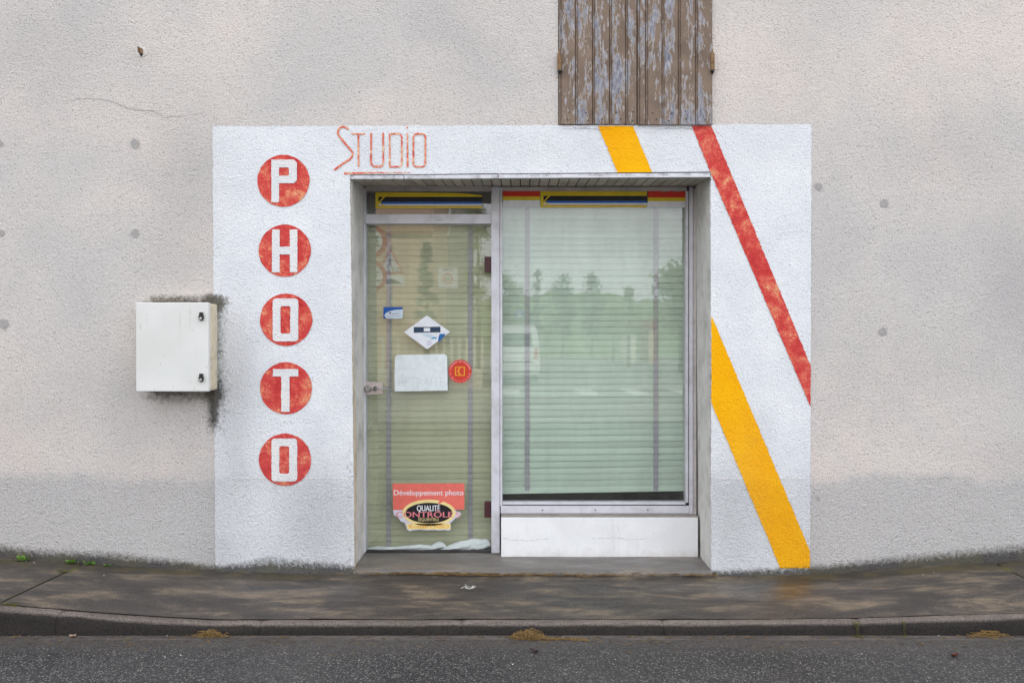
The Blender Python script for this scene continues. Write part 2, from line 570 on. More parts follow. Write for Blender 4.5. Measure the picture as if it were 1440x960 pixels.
def shutter_mat():
    m = Mat('peeling_brown_paint')
    P = m.pos()
    lng = m.mapping(P, (1.0, 1.0, 0.16))
    n1 = m.noise(lng, 30, 6, 0.7, 0.3)
    n2 = m.noise(m.mapping(P, (1, 1, 0.3)), 85, 5, 0.7)
    broad = m.noise(m.mapping(P, (1, 1, 0.5), loc=(3.1, 0, 1.7)), 5.5, 3)
    rnd = m.rnd()
    paint = m.ramp(m.noise(P, 7, 5, 0.6), [(0.35, S(108, 93, 82)), (0.65, S(130, 112, 98))])
    bare = m.ramp(n2, [(0.36, S(92, 93, 102)), (0.5, S(124, 125, 136)), (0.64, S(164, 164, 172))])
    f = m.math('ADD', n1, m.math('MULTIPLY', m.math('SUBTRACT', n2, 0.5), 0.55))
    f = m.math('ADD', f, m.math('MULTIPLY', m.math('SUBTRACT', broad, 0.5), 0.55))
    f = m.math('ADD', f, m.math('MULTIPLY', m.attr('peel'), 0.22))
    pf = m.ramp(f, [(0.535, 0.0), (0.58, 1.0)])
    edge = m.math('MULTIPLY', m.ramp(f, [(0.51, 0.0), (0.545, 1.0)]), m.math('SUBTRACT', 1.0, pf))
    c = m.mix(pf, paint, bare)
    c = m.mix(m.math('MULTIPLY', edge, 0.75), c, S(196, 190, 186))
    spots = m.ramp(m.voro(m.mapping(P, (1, 1, 0.7)), 26), [(0.05, 0.7), (0.11, 0.0)])
    c = m.mix(m.math('MULTIPLY', spots, m.ramp(broad, [(0.45, 0.0), (0.55, 1.0)])), c, S(66, 54, 46))
    m.color(c)
    m.rough(0.72)
    m.set(Specular_IOR_Level=0.25)
    m.bump(m.math('SUBTRACT', m.math('MULTIPLY', n2, 0.4), pf), 0.6, 0.0018)
    return m.m
M['shutter'] = shutter_mat()

def slat_mat(name, col):
    m = Mat(name)
    P = m.objc()
    v = m.math('MULTIPLY_ADD', m.rnd(), 0.16)
    v.node.inputs[2].default_value = 0.92
    c = m.ramp(m.noise(m.mapping(P, (1, 1, 3)), 6, 5, 0.6), [(0.35, tuple(x * 0.88 for x in col[:3]) + (1,)), (0.65, col)])
    m.color(m.mix(1.0, c, v, 'MULTIPLY'))
    m.rough(0.45)
    return m.m
M['slat_window'] = slat_mat('blind_slat_green', S(188, 206, 192))
M['slat_door'] = slat_mat('blind_slat_olive', S(180, 184, 154))
def tape_mat():
    m = Mat('ladder_tape')
    P = m.objc()
    w = m.n.new('ShaderNodeTexWave')
    w.bands_direction = 'Z'
    m.put(w.inputs['Vector'], P)
    w.inputs['Scale'].default_value = 60
    w.inputs['Distortion'].default_value = 1.5
    m.color(m.mix(w.outputs['Fac'], S(140, 140, 146), S(168, 168, 174)))
    m.rough(0.9)
    return m.m
M['tape'] = tape_mat()

M['alu'] = simple('lacquered_aluminium', S(206, 206, 214), 0.38, 0.05, 14, 0.05, 60, 0.0, 0.5, S(120, 114, 110), 9, 0.35)
M['alu_warm'] = simple('aged_aluminium', S(186, 180, 178), 0.42, 0.08, 14, 0.05, 60, 0.0, 0.5, S(96, 90, 86), 9, 0.5)
M['gasket'] = simple('dark_gasket', S(44, 44, 46), 0.7)
M['fascia'] = simple('white_fascia', S(205, 206, 212), 0.5, 0.1, 25, 0.2, 80, 0, 0.4, S(88, 86, 86), 14, 0.75)
M['soffit'] = simple('soffit_board', S(196, 188, 178), 0.7, 0.12, 12, 0.1, 90, 0, 0.3, S(92, 86, 80), 6, 0.5, rand=0.25)
M['board'] = simple('weathered_wood_board', S(208, 194, 174), 0.75, 0.14, 10, 0.3, 70, 0, 0.25, S(120, 108, 96), 9, 0.6)
M['plaster'] = simple('smooth_grey_plaster', S(206, 204, 200), 0.85, 0.07, 9, 0.25, 60, 0, 0.2, S(132, 128, 124), 5, 0.6)
M['lowwall'] = simple('white_painted_plaster', S(232, 233, 235), 0.75, 0.04, 8, 0.2, 60, 0, 0.25, S(186, 182, 176), 7, 0.35)
def lowwall_mat():
    m = Mat('white_painted_plaster_splashed')
    P = m.pos()
    sp_ = m.n.new('ShaderNodeSeparateXYZ'); m.put(sp_.inputs[0], P)
    c = m.ramp(m.noise(P, 5, 5, 0.6), [(0.35, S(224, 225, 228)), (0.65, S(234, 235, 237))])
    n = m.noise(P, 14, 6, 0.7)
    low = m.math('ADD', m.math('MULTIPLY', m.math('SUBTRACT', 0.05, sp_.outputs['Z']), 9.0), m.math('MULTIPLY', m.math('SUBTRACT', n, 0.5), 1.8), True)
    c = m.mix(m.math('MULTIPLY', low, 0.6), c, S(176, 166, 150))
    c = m.mix(m.ramp(m.noise(m.mapping(P, (1, 1, 0.2)), 16, 5, 0.7), [(0.58, 0.0), (0.75, 0.3)]), c, S(190, 184, 174))
    c = m.mix(m.ramp(m.noise(P, 110, 3), [(0.66, 0.0), (0.74, 0.5)]), c, S(150, 144, 138))
    m.color(c); m.rough(0.8); m.set(Specular_IOR_Level=0.2)
    m.bump(m.math('ADD', n, m.math('MULTIPLY', m.noise(P, 70, 3), 0.6)), 0.35, 0.003)
    return m.m
M['lowwall'] = lowwall_mat()
M['sill_top'] = simple('dusty_cement', S(150, 144, 138), 0.85, 0.14, 18, 0.3, 90, 0, 0.2, S(96, 90, 84), 8, 0.6)
M['crackfill'] = simple('joint_dirt', S(70, 62, 54), 0.95, 0.4, 30, 0.5, 100)
M['crack'] = simple('crack_shadow', S(96, 90, 88), 0.95, 0.2)
M['filler'] = simple('cement_filler', S(162, 158, 157), 0.95, 0.12, 60, 0.5, 120)
M['plug'] = simple('mortar_plug', S(216, 212, 210), 0.9, 0.08, 60, 0.4, 140)
M['roof_tile'] = simple('clay_roof', S(158, 104, 78), 0.9, 0.2, 6)
M['dark'] = simple('dark_interior', S(52, 50, 48), 0.9, 0.2)
M['transom_back'] = simple('transom_board', S(118, 114, 110), 0.8, 0.2, 8)
M['box_front'] = simple('white_polyester', S(216, 217, 214), 0.42, 0.03, 6, 0.05, 90, 0, 0.45, S(158, 150, 136), 30, 0.30)
def cabinet_mat():
    m = Mat('spotted_white_polyester')
    P = m.objc()
    c = m.ramp(m.noise(P, 4, 3), [(0.35, S(210, 211, 208)), (0.65, S(219, 220, 218))])
    sp = m.ramp(m.noise(m.mapping(P, (1, 1, 0.55)), 42, 3, 0.6), [(0.66, 0.0), (0.76, 0.5)])
    c = m.mix(sp, c, S(160, 154, 142))
    ru = m.ramp(m.noise(m.mapping(P, (1, 1, 0.06)), 60, 3, 0.6), [(0.62, 0.0), (0.78, 0.3)])
    c = m.mix(ru, c, S(176, 170, 158))
    m.color(c); m.rough(0.45)
    return m.m
M['box_front'] = cabinet_mat()
M['box_side'] = simple('yellowed_polyester', S(214, 203, 180), 0.5, 0.06, 10, 0.1, 90, 0, 0.4, S(150, 134, 110), 22, 0.6)
M['black'] = simple('black_plastic', S(34, 34, 36), 0.4, 0.2)
M['steel'] = simple('steel', S(176, 174, 172), 0.3, 0.1, 30, metal=0.9)
M['plate'] = simple('lock_plate', S(200, 188, 184), 0.42, 0.08, 40, 0.1, 150, 0.35, 0.5, S(150, 130, 116), 30, 0.5)
M['maroon'] = simple('maroon_hinge', S(70, 36, 42), 0.45)
M['hinge'] = simple('rusty_brown_hinge', S(132, 106, 76), 0.7, 0.2, 40, 0.5, 120, 0, 0.3, S(110, 66, 40), 30, 0.7)
M['cloth'] = simple('white_cloth', S(236, 242, 248), 0.9, 0.06, 20, 0.4, 160)
M['cord'] = simple('white_cord', S(205, 203, 190), 0.8)
M['straw'] = simple('dry_straw', S(128, 103, 62), 0.9, 0.9, 320)
M['straw_dark'] = simple('rotting_straw', S(82, 62, 42), 0.9, 0.6, 150)
M['weed'] = simple('weed_leaf', S(110, 146, 62), 0.6, 0.25, 40)
M['moss'] = simple('moss', S(84, 82, 40), 0.95, 0.35, 60, 0.6, 200)
M['leaf_dead'] = simple('dead_leaf', S(92, 46, 34), 0.7, 0.3, 60)
M['leaf_dark'] = simple('rotten_leaf', S(56, 38, 38), 0.7, 0.3, 60)
M['leaf_pale'] = simple('pale_dead_leaf', S(178, 150, 130), 0.7, 0.2, 60)
M['grit'] = simple('white_grit', S(214, 210, 202), 0.85, 0.1)
M['splash'] = simple('dried_white_splash', S(196, 194, 190), 0.9, 0.1)
for k, c in {'p_white': (226, 229, 236), 'p_navy': (38, 62, 88), 'p_blue': (30, 100, 165), 'p_cyan': (60, 150, 200), 'p_red': (204, 58, 42),
             'p_coral': (228, 112, 100), 'p_cream': (238, 216, 150), 'p_black': (26, 26, 34), 'p_pink': (222, 130, 138), 'p_orange': (232, 168, 74),
             'p_yellow': (222, 196, 40), 'p_gold': (230, 160, 40), 'p_tan': (206, 178, 128), 'p_sky': (198, 212, 226), 'p_grey': (150, 156, 164),
             'p_flagred': (214, 52, 36), 'p_paper': (222, 230, 234), 'p_ghost': (213, 221, 226), 'p_deep': (24, 84, 164), 'p_lilac': (206, 206, 222),
             'p_stripe': (22, 104, 196), 'p_mid': (120, 126, 134)}.items():
    M[k] = simple(k.replace('p_', 'print_'), S(*c), 0.45, 0.05, 30, 0, 60, 0, 0.35, S(*[int(v * 0.8) for v in c]), 16, 0.35)

# ------------------------------------------------------------------ ground, road, pavement, kerb
g = MB().sheet(lambda u, v: (-400 + 800 * u, -900 + 1300 * v, -0.40), 8, 8)
tag(build('ground', g, simple('far_ground', S(104, 110, 80), 0.95, 0.2, 0.1)), kind='structure')

mb = MB()
ys = [-0.86, -1.0, -1.2, -1.6, -2.4, -5.0, -8.0, -9.5]
xs = list(np.linspace(-60, 60, 49))
mb.sheet(lambda u, v: (xs[round(u * 48)], ys[round(v * 7)], ROAD_Z + 0.02 * (math.sin(min(1, (-ys[round(v * 7)] - .9) / 4) * math.pi / 2))), 48, 7)
tag(build('road', mb, M['road']), kind='structure')
# wider crossroads and square across the street, a sheet lying below the near road
tag(build('square', MB().sheet(lambda u, v: (-60 + 120 * u, -90 + 80.6 * v, -0.055), 6, 6), simple('worn_light_asphalt', S(140, 138, 134), 0.85, 0.12, 0.8, 0.2, 60)), kind='structure')
pav2 = MB().sheet(lambda u, v: (-60 + 56 * u, -13.6 + 4.2 * v, 0.02), 4, 2)
tag(build('far_pavement', pav2, M['pavement']), kind='structure')

pavement = tag(empty('pavement', (0, 0, 0)), kind='structure')
JL, JR = -2.56, 2.79
def slab(x0, x1, nx):
    ny = 26
    def fn(u, v):
        x = x0 + (x1 - x0) * u
        y = 0.03 + (KB - 0.03 - 0.0) * v
        t = min(1, max(0, -y / -KB))
        z = z_wall(x) * (1 - t) + (z_kerb(x) + 0.004) * t
        z += 0.004 * mnoise.noise(Vector((x * 2.2, y * 3, 0))) + 0.0016 * mnoise.noise(Vector((x * 9, y * 9, 3)))
        z -= 0.009 * math.exp(-((y + 0.10) / 0.05) ** 2)        # shallow channel at the foot of the wall
        edge = min(abs(x - x0), abs(x - x1))
        z -= 0.006 * math.exp(-(edge / 0.012) ** 2) if (x0 > -5 or x1 < 5) else 0
        return (x, y, z)
    mb = MB().sheet(fn, nx, ny)
    me = mb.mesh('pavement_slab')
    A = np.array(mb.v)
    moss = np.clip(1.15 - np.abs(A[:, 1] + 0.06) / 0.085, 0, 1) * np.interp(A[:, 0], [-3, -2, -1.5, -0.9, 1.0, 1.6, 3], [.8, .8, .9, .45, .35, .95, 1.0])
    for j in (JL, JR): moss = np.maximum(moss, np.clip(1 - np.abs(A[:, 0] - j) / 0.03, 0, 1) * 0.8)
    moss = np.maximum(moss, np.clip(1 - np.abs(A[:, 1] - KB) / 0.02, 0, 1) * 0.5)
    set_attr(me, 'moss', moss)
    ppx = A[:, 0] * FPX / (CAM_D + A[:, 1]) + VX
    wet = np.exp(-((ppx - 1090) / 110) ** 2 - ((A[:, 1] + .22) / .22) ** 2) + .5 * np.exp(-((ppx - 400) / 120) ** 2 - ((A[:, 1] + .3) / .2) ** 2)
    set_attr(me, 'wet', np.clip(wet, 0, 1))
    return link('pavement_slab', me, M['pavement'], pavement, smooth=True)
slab(-9, JL - .005, 130); slab(JL + .005, JR - .005, 240); slab(JR + .005, 9, 130)
sub = MB().sheet(lambda u, v: (-9 + 18 * u, 0.0 + KB * v, -0.075 + 0.0 * u), 40, 2)
sub2 = MB()
for j in (JL, JR):
    sub2.add([(j - .02, 0.02, z_wall(j) - .012), (j + .02, 0.02, z_wall(j) - .012), (j + .02, KB, z_kerb(j) - .012), (j - .02, KB, z_kerb(j) - .012)], [(0, 1, 2, 3)])
build('joint_filling', sub2, M['moss'], pavement)
build('kerb_joint_filling', MB().sheet(lambda u, v: (-9 + 18 * u, KB + .012 - .020 * v, z_kerb(-9 + 18 * u) - .0015 + .003 * mnoise.noise(Vector((u * 260, v, 0)))), 700, 1), M['crackfill'], pavement)

kj = [X(p, -.87) for p in (-190, 85, 368, 649, 932, 1207, 1490)]
kj = [-9, -7.9, -6.8, -5.7, -4.6] + kj + [4.6, 5.7, 6.8, 7.9, 9]
for i in range(len(kj) - 1):
    a, b = kj[i] + .0008, kj[i + 1] - .0008
    nx = 10
    prof = [(KB + .004, -.10), (KB + .004, 0.0), (KB - .012, .0035), (KB - .040, .0015), (KB - .058, -.005), (KB - .070, -.016), (KF + .006, -.030), (KF - .002, -.16)]
    mb = MB()
    def kf(u, v):
        x = a + (b - a) * u
        yy, dz = prof[round(v * (len(prof) - 1))]
        jz = 0.0025 * mnoise.noise(Vector((i * 7.1, 0, 0)))
        wear = 0.004 * math.exp(-(min(x - a, b - x) / 0.02) ** 2) if dz > -.05 else 0
        chip = 0.0035 * mnoise.noise(Vector((x * 23, yy * 40, i))) + 0.002 * mnoise.noise(Vector((x * 60, yy * 80, i)))
        return (x, yy + 0.004 * mnoise.noise(Vector((x * 3, i * 2.0, 0))) + (chip if -.10 < dz < -.001 else 0), z_kerb(x) + dz + jz - wear + (chip * .6 if -.10 < dz < .001 else 0))
    mb.sheet(kf, nx * 6, len(prof) - 1)
    n = len(mb.v)
    w = nx * 6 + 1
    mb.f.append(tuple(k * w for k in range(len(prof))))
    mb.f.append(tuple(k * w + w - 1 for k in range(len(prof) - 1, -1, -1)))
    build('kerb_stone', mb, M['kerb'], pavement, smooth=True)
build('kerb_bedding', MB().box(-9, 9, KB - .045, KB - .01, -.14, -.045), M['crack'], pavement)

# ------------------------------------------------------------------ the house
house = thing('house', 'grey roughcast house front with a white painted photo shopfront', 'building')

def attrs(me, kind):
    A = np.zeros(len(me.vertices) * 3)
    me.vertices.foreach_get('co', A)
    A = A.reshape(-1, 3)
    px, py = A[:, 0] * 240 + VX, VY - (A[:, 2] - CAM_Z) * 240
    base = np.interp(A[:, 0], _wx, _wz)
    up = (A[:, 2] - base) * 240                                   # pixels above the pavement
    hh = np.interp(px, [-500, 0, 60, 160, 260, 300, 340, 380, 420, 495, 1000, 1060, 1140, 1240, 1340, 1440, 1900],
                   [24, 26, 20, 24, 16, 11, 17, 30, 26, 16, 9, 12, 17, 21, 24, 30, 34])
    grime = np.clip(1.15 - up / hh, 0, 1)
    def blob(cx, cy, sx, sy, amp): return amp * np.exp(-(((px - cx) / sx) ** 2 + ((py - cy) / sy) ** 2))
    def band(x0, x1, y0, y1, sx, sy, amp):
        dx = np.maximum(np.maximum(x0 - px, px - x1), 0) / sx
        dy = np.maximum(np.maximum(y0 - py, py - y1), 0) / sy
        return amp * np.exp(-(dx ** 2 + dy ** 2))
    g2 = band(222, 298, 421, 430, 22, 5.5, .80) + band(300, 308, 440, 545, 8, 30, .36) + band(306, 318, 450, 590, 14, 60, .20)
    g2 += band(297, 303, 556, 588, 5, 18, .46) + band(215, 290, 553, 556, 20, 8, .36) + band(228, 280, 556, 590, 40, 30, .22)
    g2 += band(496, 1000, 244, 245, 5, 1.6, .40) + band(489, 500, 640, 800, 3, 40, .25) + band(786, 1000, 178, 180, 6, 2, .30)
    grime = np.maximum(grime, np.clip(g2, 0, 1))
    d = blob(60, 70, 120, 90, .35) + blob(1440, 400, 60, 110, .45) + blob(1330, 210, 90, 60, .30) + blob(262, 240, 55, 90, .5) + blob(20, 620, 90, 120, .2) + blob(640, 40, 60, 120, .18) + blob(1120, 60, 50, 120, .15)
    d += band(200, 320, 560, 640, 60, 60, .30) + blob(340, 500, 25, 90, .35) + blob(450, 720, 55, 90, .55) + blob(1030, 720, 45, 90, .55) + band(310, 490, 690, 800, 30, 40, .18) + band(1005, 1130, 690, 800, 30, 40, .15) + blob(1060, 610, 30, 60, .2)
    d += band(-400, 300, 672, 800, 40, 8, .16) + band(1140, 1800, 672, 800, 40, 8, .14) + blob(1420, 650, 60, 30, .35) + blob(330, 620, 20, 80, .35)
    d += blob(250, 370, 55, 50, .35) + blob(700, 60, 80, 60, .12) + blob(1210, 520, 70, 60, .2) + blob(800, 210, 300, 20, .12) + blob(310, 780, 40, 30, .3)
    d += blob(1330, 520, 60, 40, .2) + blob(120, 560, 90, 50, .12)
    set_attr(me, 'grime', grime)
    set_attr(me, 'dirty', np.clip(d, 0, 1))
    set_attr(me, 'plinth', np.clip((A[:, 2] * -240 + Z(672) * 240 + 5 * np.sin(px * .021) + 4 * np.sin(px * .057 + 1) + 2.5 * np.sin(px * .19)) / 13 + .5, 0, 1))

oL = [W(OPEN_L[0]), W(OPEN_L[1])]
oR = [W(OPEN_R[0]), W(OPEN_R[1])]
sh0, sh1, shz = X(785), X(1001.5), Z(176.5)
TOPZ = 6.2
outline = densify([(-9, -.2), (oL[1][0], -.2), oL[0], oR[0], (oR[1][0], -.2), (9, -.2), (9, TOPZ), (-9, TOPZ)], .05, 0)
hole = densify([(sh0, shz), (sh1, shz), (sh1, 4.05), (sh0, 4.05)], .05, 0)
wm = cdt_sheet(outline, 0.0, [hole], 0.035, (-3.6, 3.6, -.2, 3.6)).mesh('wall')
attrs(wm, 'wall')
link('wall', wm, M['wall'], house)
# thickness of the masonry behind the face, the jambs of both openings
back = MB()
back.box(-9, oL[1][0] - .02, .02, .6, -.3, TOPZ).box(oR[1][0] + .02, 9, .02, .6, -.3, TOPZ)
back.box(oL[1][0] - .015, sh0 - .01, .02, .6, Z(247) + .07, TOPZ).box(sh1 + .01, oR[1][0] + .015, .02, .6, Z(247) + .07, TOPZ)
back.box(sh0 - .005, sh1 + .005, .13, .6, Z(247) + .075, TOPZ - .01)
build('masonry', back, M['plaster'], house)
jam = MB().box(sh0 - .01, sh0, .002, .13, shz, 4.05).box(sh1, sh1 + .01, .002, .13, shz, 4.05).box(sh0, sh1, .002, .13, shz - .012, shz)
build('window_jamb', jam, M['plaster'], house)
build('roof_eave', MB().box(-9.2, 9.2, -.35, .8, TOPZ, TOPZ + .18), M['board'], house)
build('side_wall', MB().box(-9, -8.7, .61, 9, -.3, TOPZ), M['plaster'], house)
build('side_wall', MB().box(8.7, 9, .61, 9, -.3, TOPZ), M['plaster'], house)
build('rear_wall', MB().box(-8.69, 8.69, 8.7, 9, -.3, TOPZ), M['plaster'], house)
build('roof', MB().add([(-9.2, .81, TOPZ + .01), (9.2, .81, TOPZ + .01), (9.2, 9.4, TOPZ + .01), (-9.2, 9.4, TOPZ + .01), (-9.2, 4.6, TOPZ + 1.7), (9.2, 4.6, TOPZ + 1.7)], [(0, 1, 5, 4), (2, 3, 4, 5), (1, 2, 5), (3, 0, 4), (0, 3, 2, 1)]), M['roof_tile'], house)

# ---- white painted panel and its lettering
po = [(303, 812), (301, 500), (299, 178), (640, 176.8), (1141, 175), (1140, 500), (1139, 812), (1000, 812), (999, 243), (492.5, 247), (499, 812)]
po = densify([W(p) for p in po], .012, .0011, seed=2)
pm = cdt_sheet(po, -.003, [], 0.03).mesh('painted_panel')
attrs(pm, 'panel')
panel = link('painted_panel', pm, M['panel'], house)
panel['label'] = 'white painted panel around the shop opening'

def painted(name, pts, mat, y, parent, amp=.0012, grid=.03, seed=0, step=.010, holes=()):
    me = cdt_sheet(densify([W(p) for p in pts], step, amp, seed=seed), y, [densify([W(p) for p in h], step, amp, seed=seed + 50) for h in holes], grid).mesh(name)
    attrs(me, 'x')
    return link(name, me, mat, parent)
for a_, b_ in ((330, 497), (1001, 1138)):
    painted('render_joint', [(a_, 671.2), ((a_ + b_) / 2, 670.6), (b_, 671), (b_, 673), ((a_ + b_) / 2, 672.8), (a_, 673.2)], M['letter'], -.0045, house, .0009, .02, a_)
s1 = painted('painted_stripe', [(841, 178), (890, 177.5), (917, 243), (869, 244.8)], M['yellow'], -.006, house, seed=3)
s2 = painted('painted_stripe', [(972.5, 177.5), (1000, 177.2), (1139.6, 514), (1139.4, 572), (999, 243), (997, 238)], M['red'], -.006, house, seed=4)
s3 = painted('painted_stripe', [(1000, 443), (1138.6, 774), (1138.6, 798), (1097, 798.5), (1000, 566)], M['yellow'], -.006, house, seed=5)
s1['label'] = 'short yellow diagonal stripe above the window'
s2['label'] = 'long worn red diagonal stripe'
s3['label'] = 'long yellow diagonal stripe right of the window'

def rrect(x0, x1, y0, y1, r, n=4):
    out = []
    for cx, cy, a0 in ((x1 - r, y0 + r, -90), (x1 - r, y1 - r, 0), (x0 + r, y1 - r, 90), (x0 + r, y0 + r, 180)):
        for k in range(n + 1):
            q = R(a0 + 90 * k / n)
            out.append((cx + r * math.cos(q), cy + r * math.sin(q)))
    return out
def disc(cx, cy, r, n=60, wob=0.0, seed=0):
    rr = random.Random(seed)
    return [(cx + (r + rr.gauss(0, wob)) * math.cos(2 * math.pi * k / n), cy + (r + rr.gauss(0, wob)) * math.sin(2 * math.pi * k / n)) for k in range(n)]
circ = [('P', 398.9, 254.5, 36.6), ('H', 400.8, 352.5, 36.6), ('O', 402.5, 449.5, 36.8), ('T', 402.4, 545.6, 36.6), ('O', 401.2, 645.8, 36.7)]
for i, (ch, cx, cy, r) in enumerate(circ):
    co = painted('painted_circle', disc(cx, cy, r, 48, .25, i), M['red'], -.006, house, .0007, .03, i)
    if ch == 'P':
        pts = [(382.2, 225)] + [(414, 225), (418, 229), (418, 254), (414, 258), (393, 258), (393, 284.6), (382.2, 284.6)]
        holes = [[(393, 236), (405.5, 236), (407, 238), (407, 246), (405.5, 247.5), (393, 247.5)]]
    elif ch == 'H':
        pts = [(383, 323), (393.8, 323), (393.8, 347), (408.2, 347), (408.2, 323), (418.8, 323), (418.8, 383), (408.2, 383), (408.2, 358), (393.8, 358), (393.8, 383), (383, 383)]
        holes = []
    elif ch == 'T':
        pts = [(384.4, 518.7), (420, 518.7), (420, 529), (407.8, 529), (407.8, 578.5), (396, 578.5), (396, 529), (384.4, 529)]
        holes = []
    else:
        y0, y1, x0, x1 = (419.7, 479.8, 384, 420) if i == 2 else (616, 676.3, 382.4, 418.4)
        pts = rrect(x0, x1, y0, y1, 4.5)
        holes = [rrect(x0 + 11, x1 - 11.2, y0 + 10.8, y1 - 11, 2.5)]
    painted('painted_letter', pts, M['letter'], -.009, co, .0007, .03, 20 + i, .008, holes)
    co['label'] = 'red painted disc with a white letter ' + ch

def stroke(pts, w, seed, name='painted_letter'):
    pts = [(460 + x / 9.0, 165 + y / 9.0) for x, y in pts]
    P = densify([W(p) for p in pts], .008, .0, closed=False) + [W(pts[-1])]
    rr = random.Random(seed)
    vv = []
    for i, p in enumerate(P):
        a, b = Vector(P[max(0, i - 1)]), Vector(P[min(len(P) - 1, i + 1)])
        t = (b - a).normalized()
        n = Vector((-t.y, t.x))
        ww = (w[0] + (w[1] - w[0]) * i / (len(P) - 1)) if isinstance(w, tuple) else w
        h1, h2 = ww / 480 + rr.gauss(0, .0006), ww / 480 + rr.gauss(0, .0006)
        vv.append((p[0] + n.x * h1, -.006, p[1] + n.y * h1))
        vv.append((p[0] - n.x * h2, -.006, p[1] - n.y * h2))
    return vv, [(2 * i, 2 * i + 1, 2 * i + 3, 2 * i + 2) for i in range(len(P) - 1)]
def word_letter(strokes, seed, name='painted_letter'):
    mb = MB()
    for k, (pts, w) in enumerate(strokes):
        vv, ff = stroke(pts, w, seed * 10 + k)
        mb.add([(x, y - .0005 * k, z) for x, y, z in vv], ff)
    return build(name, mb, M['redthin'], house)
word_letter([([(272, 162), (255, 142), (230, 128), (200, 124), (168, 134), (146, 160), (137, 195), (146, 230), (175, 270), (270, 380), (312, 430), (326, 462), (320, 495), (300, 525), (190, 600), (90, 670)], 2.9)], 1)
word_letter([([(310, 214), (482, 214)], 2.2), ([(398, 222), (400, 632)], 2.5)], 2)
word_letter([([(560, 203), (558, 560), (566, 600), (590, 624), (650, 630), (692, 622), (712, 595), (714, 400), (708, 200)], 2.6)], 3)
word_letter([([(785, 214), (905, 212), (935, 226), (947, 260), (947, 590), (938, 616), (915, 628), (788, 630)], 2.4), ([(794, 222), (795, 622)], 2.4)], 4)
word_letter([([(1017, 118), (1018, 148)], (2.0, 1.6)), ([(1018, 205), (1019, 635)], (1.8, 2.8))], 5)
word_letter([([(1130, 213), (1205, 213), (1236, 226), (1246, 260), (1244, 590), (1236, 616), (1206, 628), (1130, 628), (1102, 616), (1093, 590), (1094, 260), (1104, 226), (1132, 213)], 2.6)], 6)
word_letter([([(215, 714), (400, 708), (700, 704), (1072, 704)], (3.0, .5))], 7, 'painted_underline')

# ---- cracks, filled plug holes
def crack(pts, y, w=.0016, seed=0):
    rr = random.Random(seed)
    P = densify([W(p) for p in pts], .012, .0028, closed=False, seed=seed) + [W(pts[-1])]
    vv = []
    for i, (x, z) in enumerate(P):
        h = w * (0.35 + 0.65 * rr.random()) * min(1, 3 * i / len(P), 3 * (len(P) - 1 - i) / len(P) + .1)
        vv += [(x, y, z + h), (x, y, z - h)]
    mb = MB().add(vv, [(2 * i, 2 * i + 1, 2 * i + 3, 2 * i + 2) for i in range(len(P) - 1)])
    return build('crack', mb, M['crack'], house)
crack([(60, 146), (118, 139), (150, 141), (172, 149), (190, 155), (215, 156), (230, 165), (262, 163), (290, 158)], -.003, .0014, 1)
crack([(1001, 180), (1010, 187), (1018, 197), (1027, 208)], -.0065, .0011, 2)
crack([(786, 182), (820, 181), (860, 183)], -.009, .0014, 3)
crack([(905, 182), (960, 181), (999, 182)], -.009, .0012, 6)
crack([(1240, 672), (1300, 673), (1380, 671)], -.003, .0007, 7)
for i, (cx, cy, r) in enumerate([(190, 202, 6.5), (190, 328, 5.5), (0, 202, 5), (2, 328, 4.5), (5, 455, 7), (1151, 262, 5), (1243, 286, 5.5), (1241, 466, 6), (1150, 700, 3)]):
    painted('filler_patch', disc(cx, cy, r, 26, .75, 100 + i), M['filler'], -.003, house, .0006, .02, i)

# ---- the recess: reveals, soffit boards, fascia, doorstep, low wall
YF = .40                                    # front face of the joinery
FL0, FL1 = X(505, YF), X(978.5, YF)
def reveal(name, pxa, pxb, front, mat, side):
    """Splayed side of the recess from the wall face back to the frame."""
    (xa0, za0), (xa1, za1) = W(front[0]), W(front[1])
    xb0, xb1 = X(pxa, YF), X(pxb, YF)
    y1 = YF + .14
    k = y1 / YF
    e0, e1 = xa0 + (xb0 - xa0) * k, xa1 + (xb1 - xa1) * k
    t = .015 * side
    zt, zb = 2.42, -.06
    mb = MB().add([(xa1, .0, zb), (e1, y1, zb), (e0, y1, zt), (xa0, .0, zt), (xa1 + t, .0, zb), (e1 + t, y1, zb), (e0 + t, y1, zt), (xa0 + t, .0, zt)],
                  [(0, 1, 2, 3), (7, 6, 5, 4), (0, 3, 7, 4), (1, 5, 6, 2), (3, 2, 6, 7), (0, 4, 5, 1)])
    return build(name, mb, mat, house)
reveal('reveal', 505, 505, [(492.5, 247), (498.5, 806)], M['board'], -1)['label'] = 'weathered beige board lining the doorway'
reveal('reveal', 979, 982, [(999, 243), (1000, 806)], M['plaster'], 1)['label'] = 'smooth grey plastered reveal beside the window'

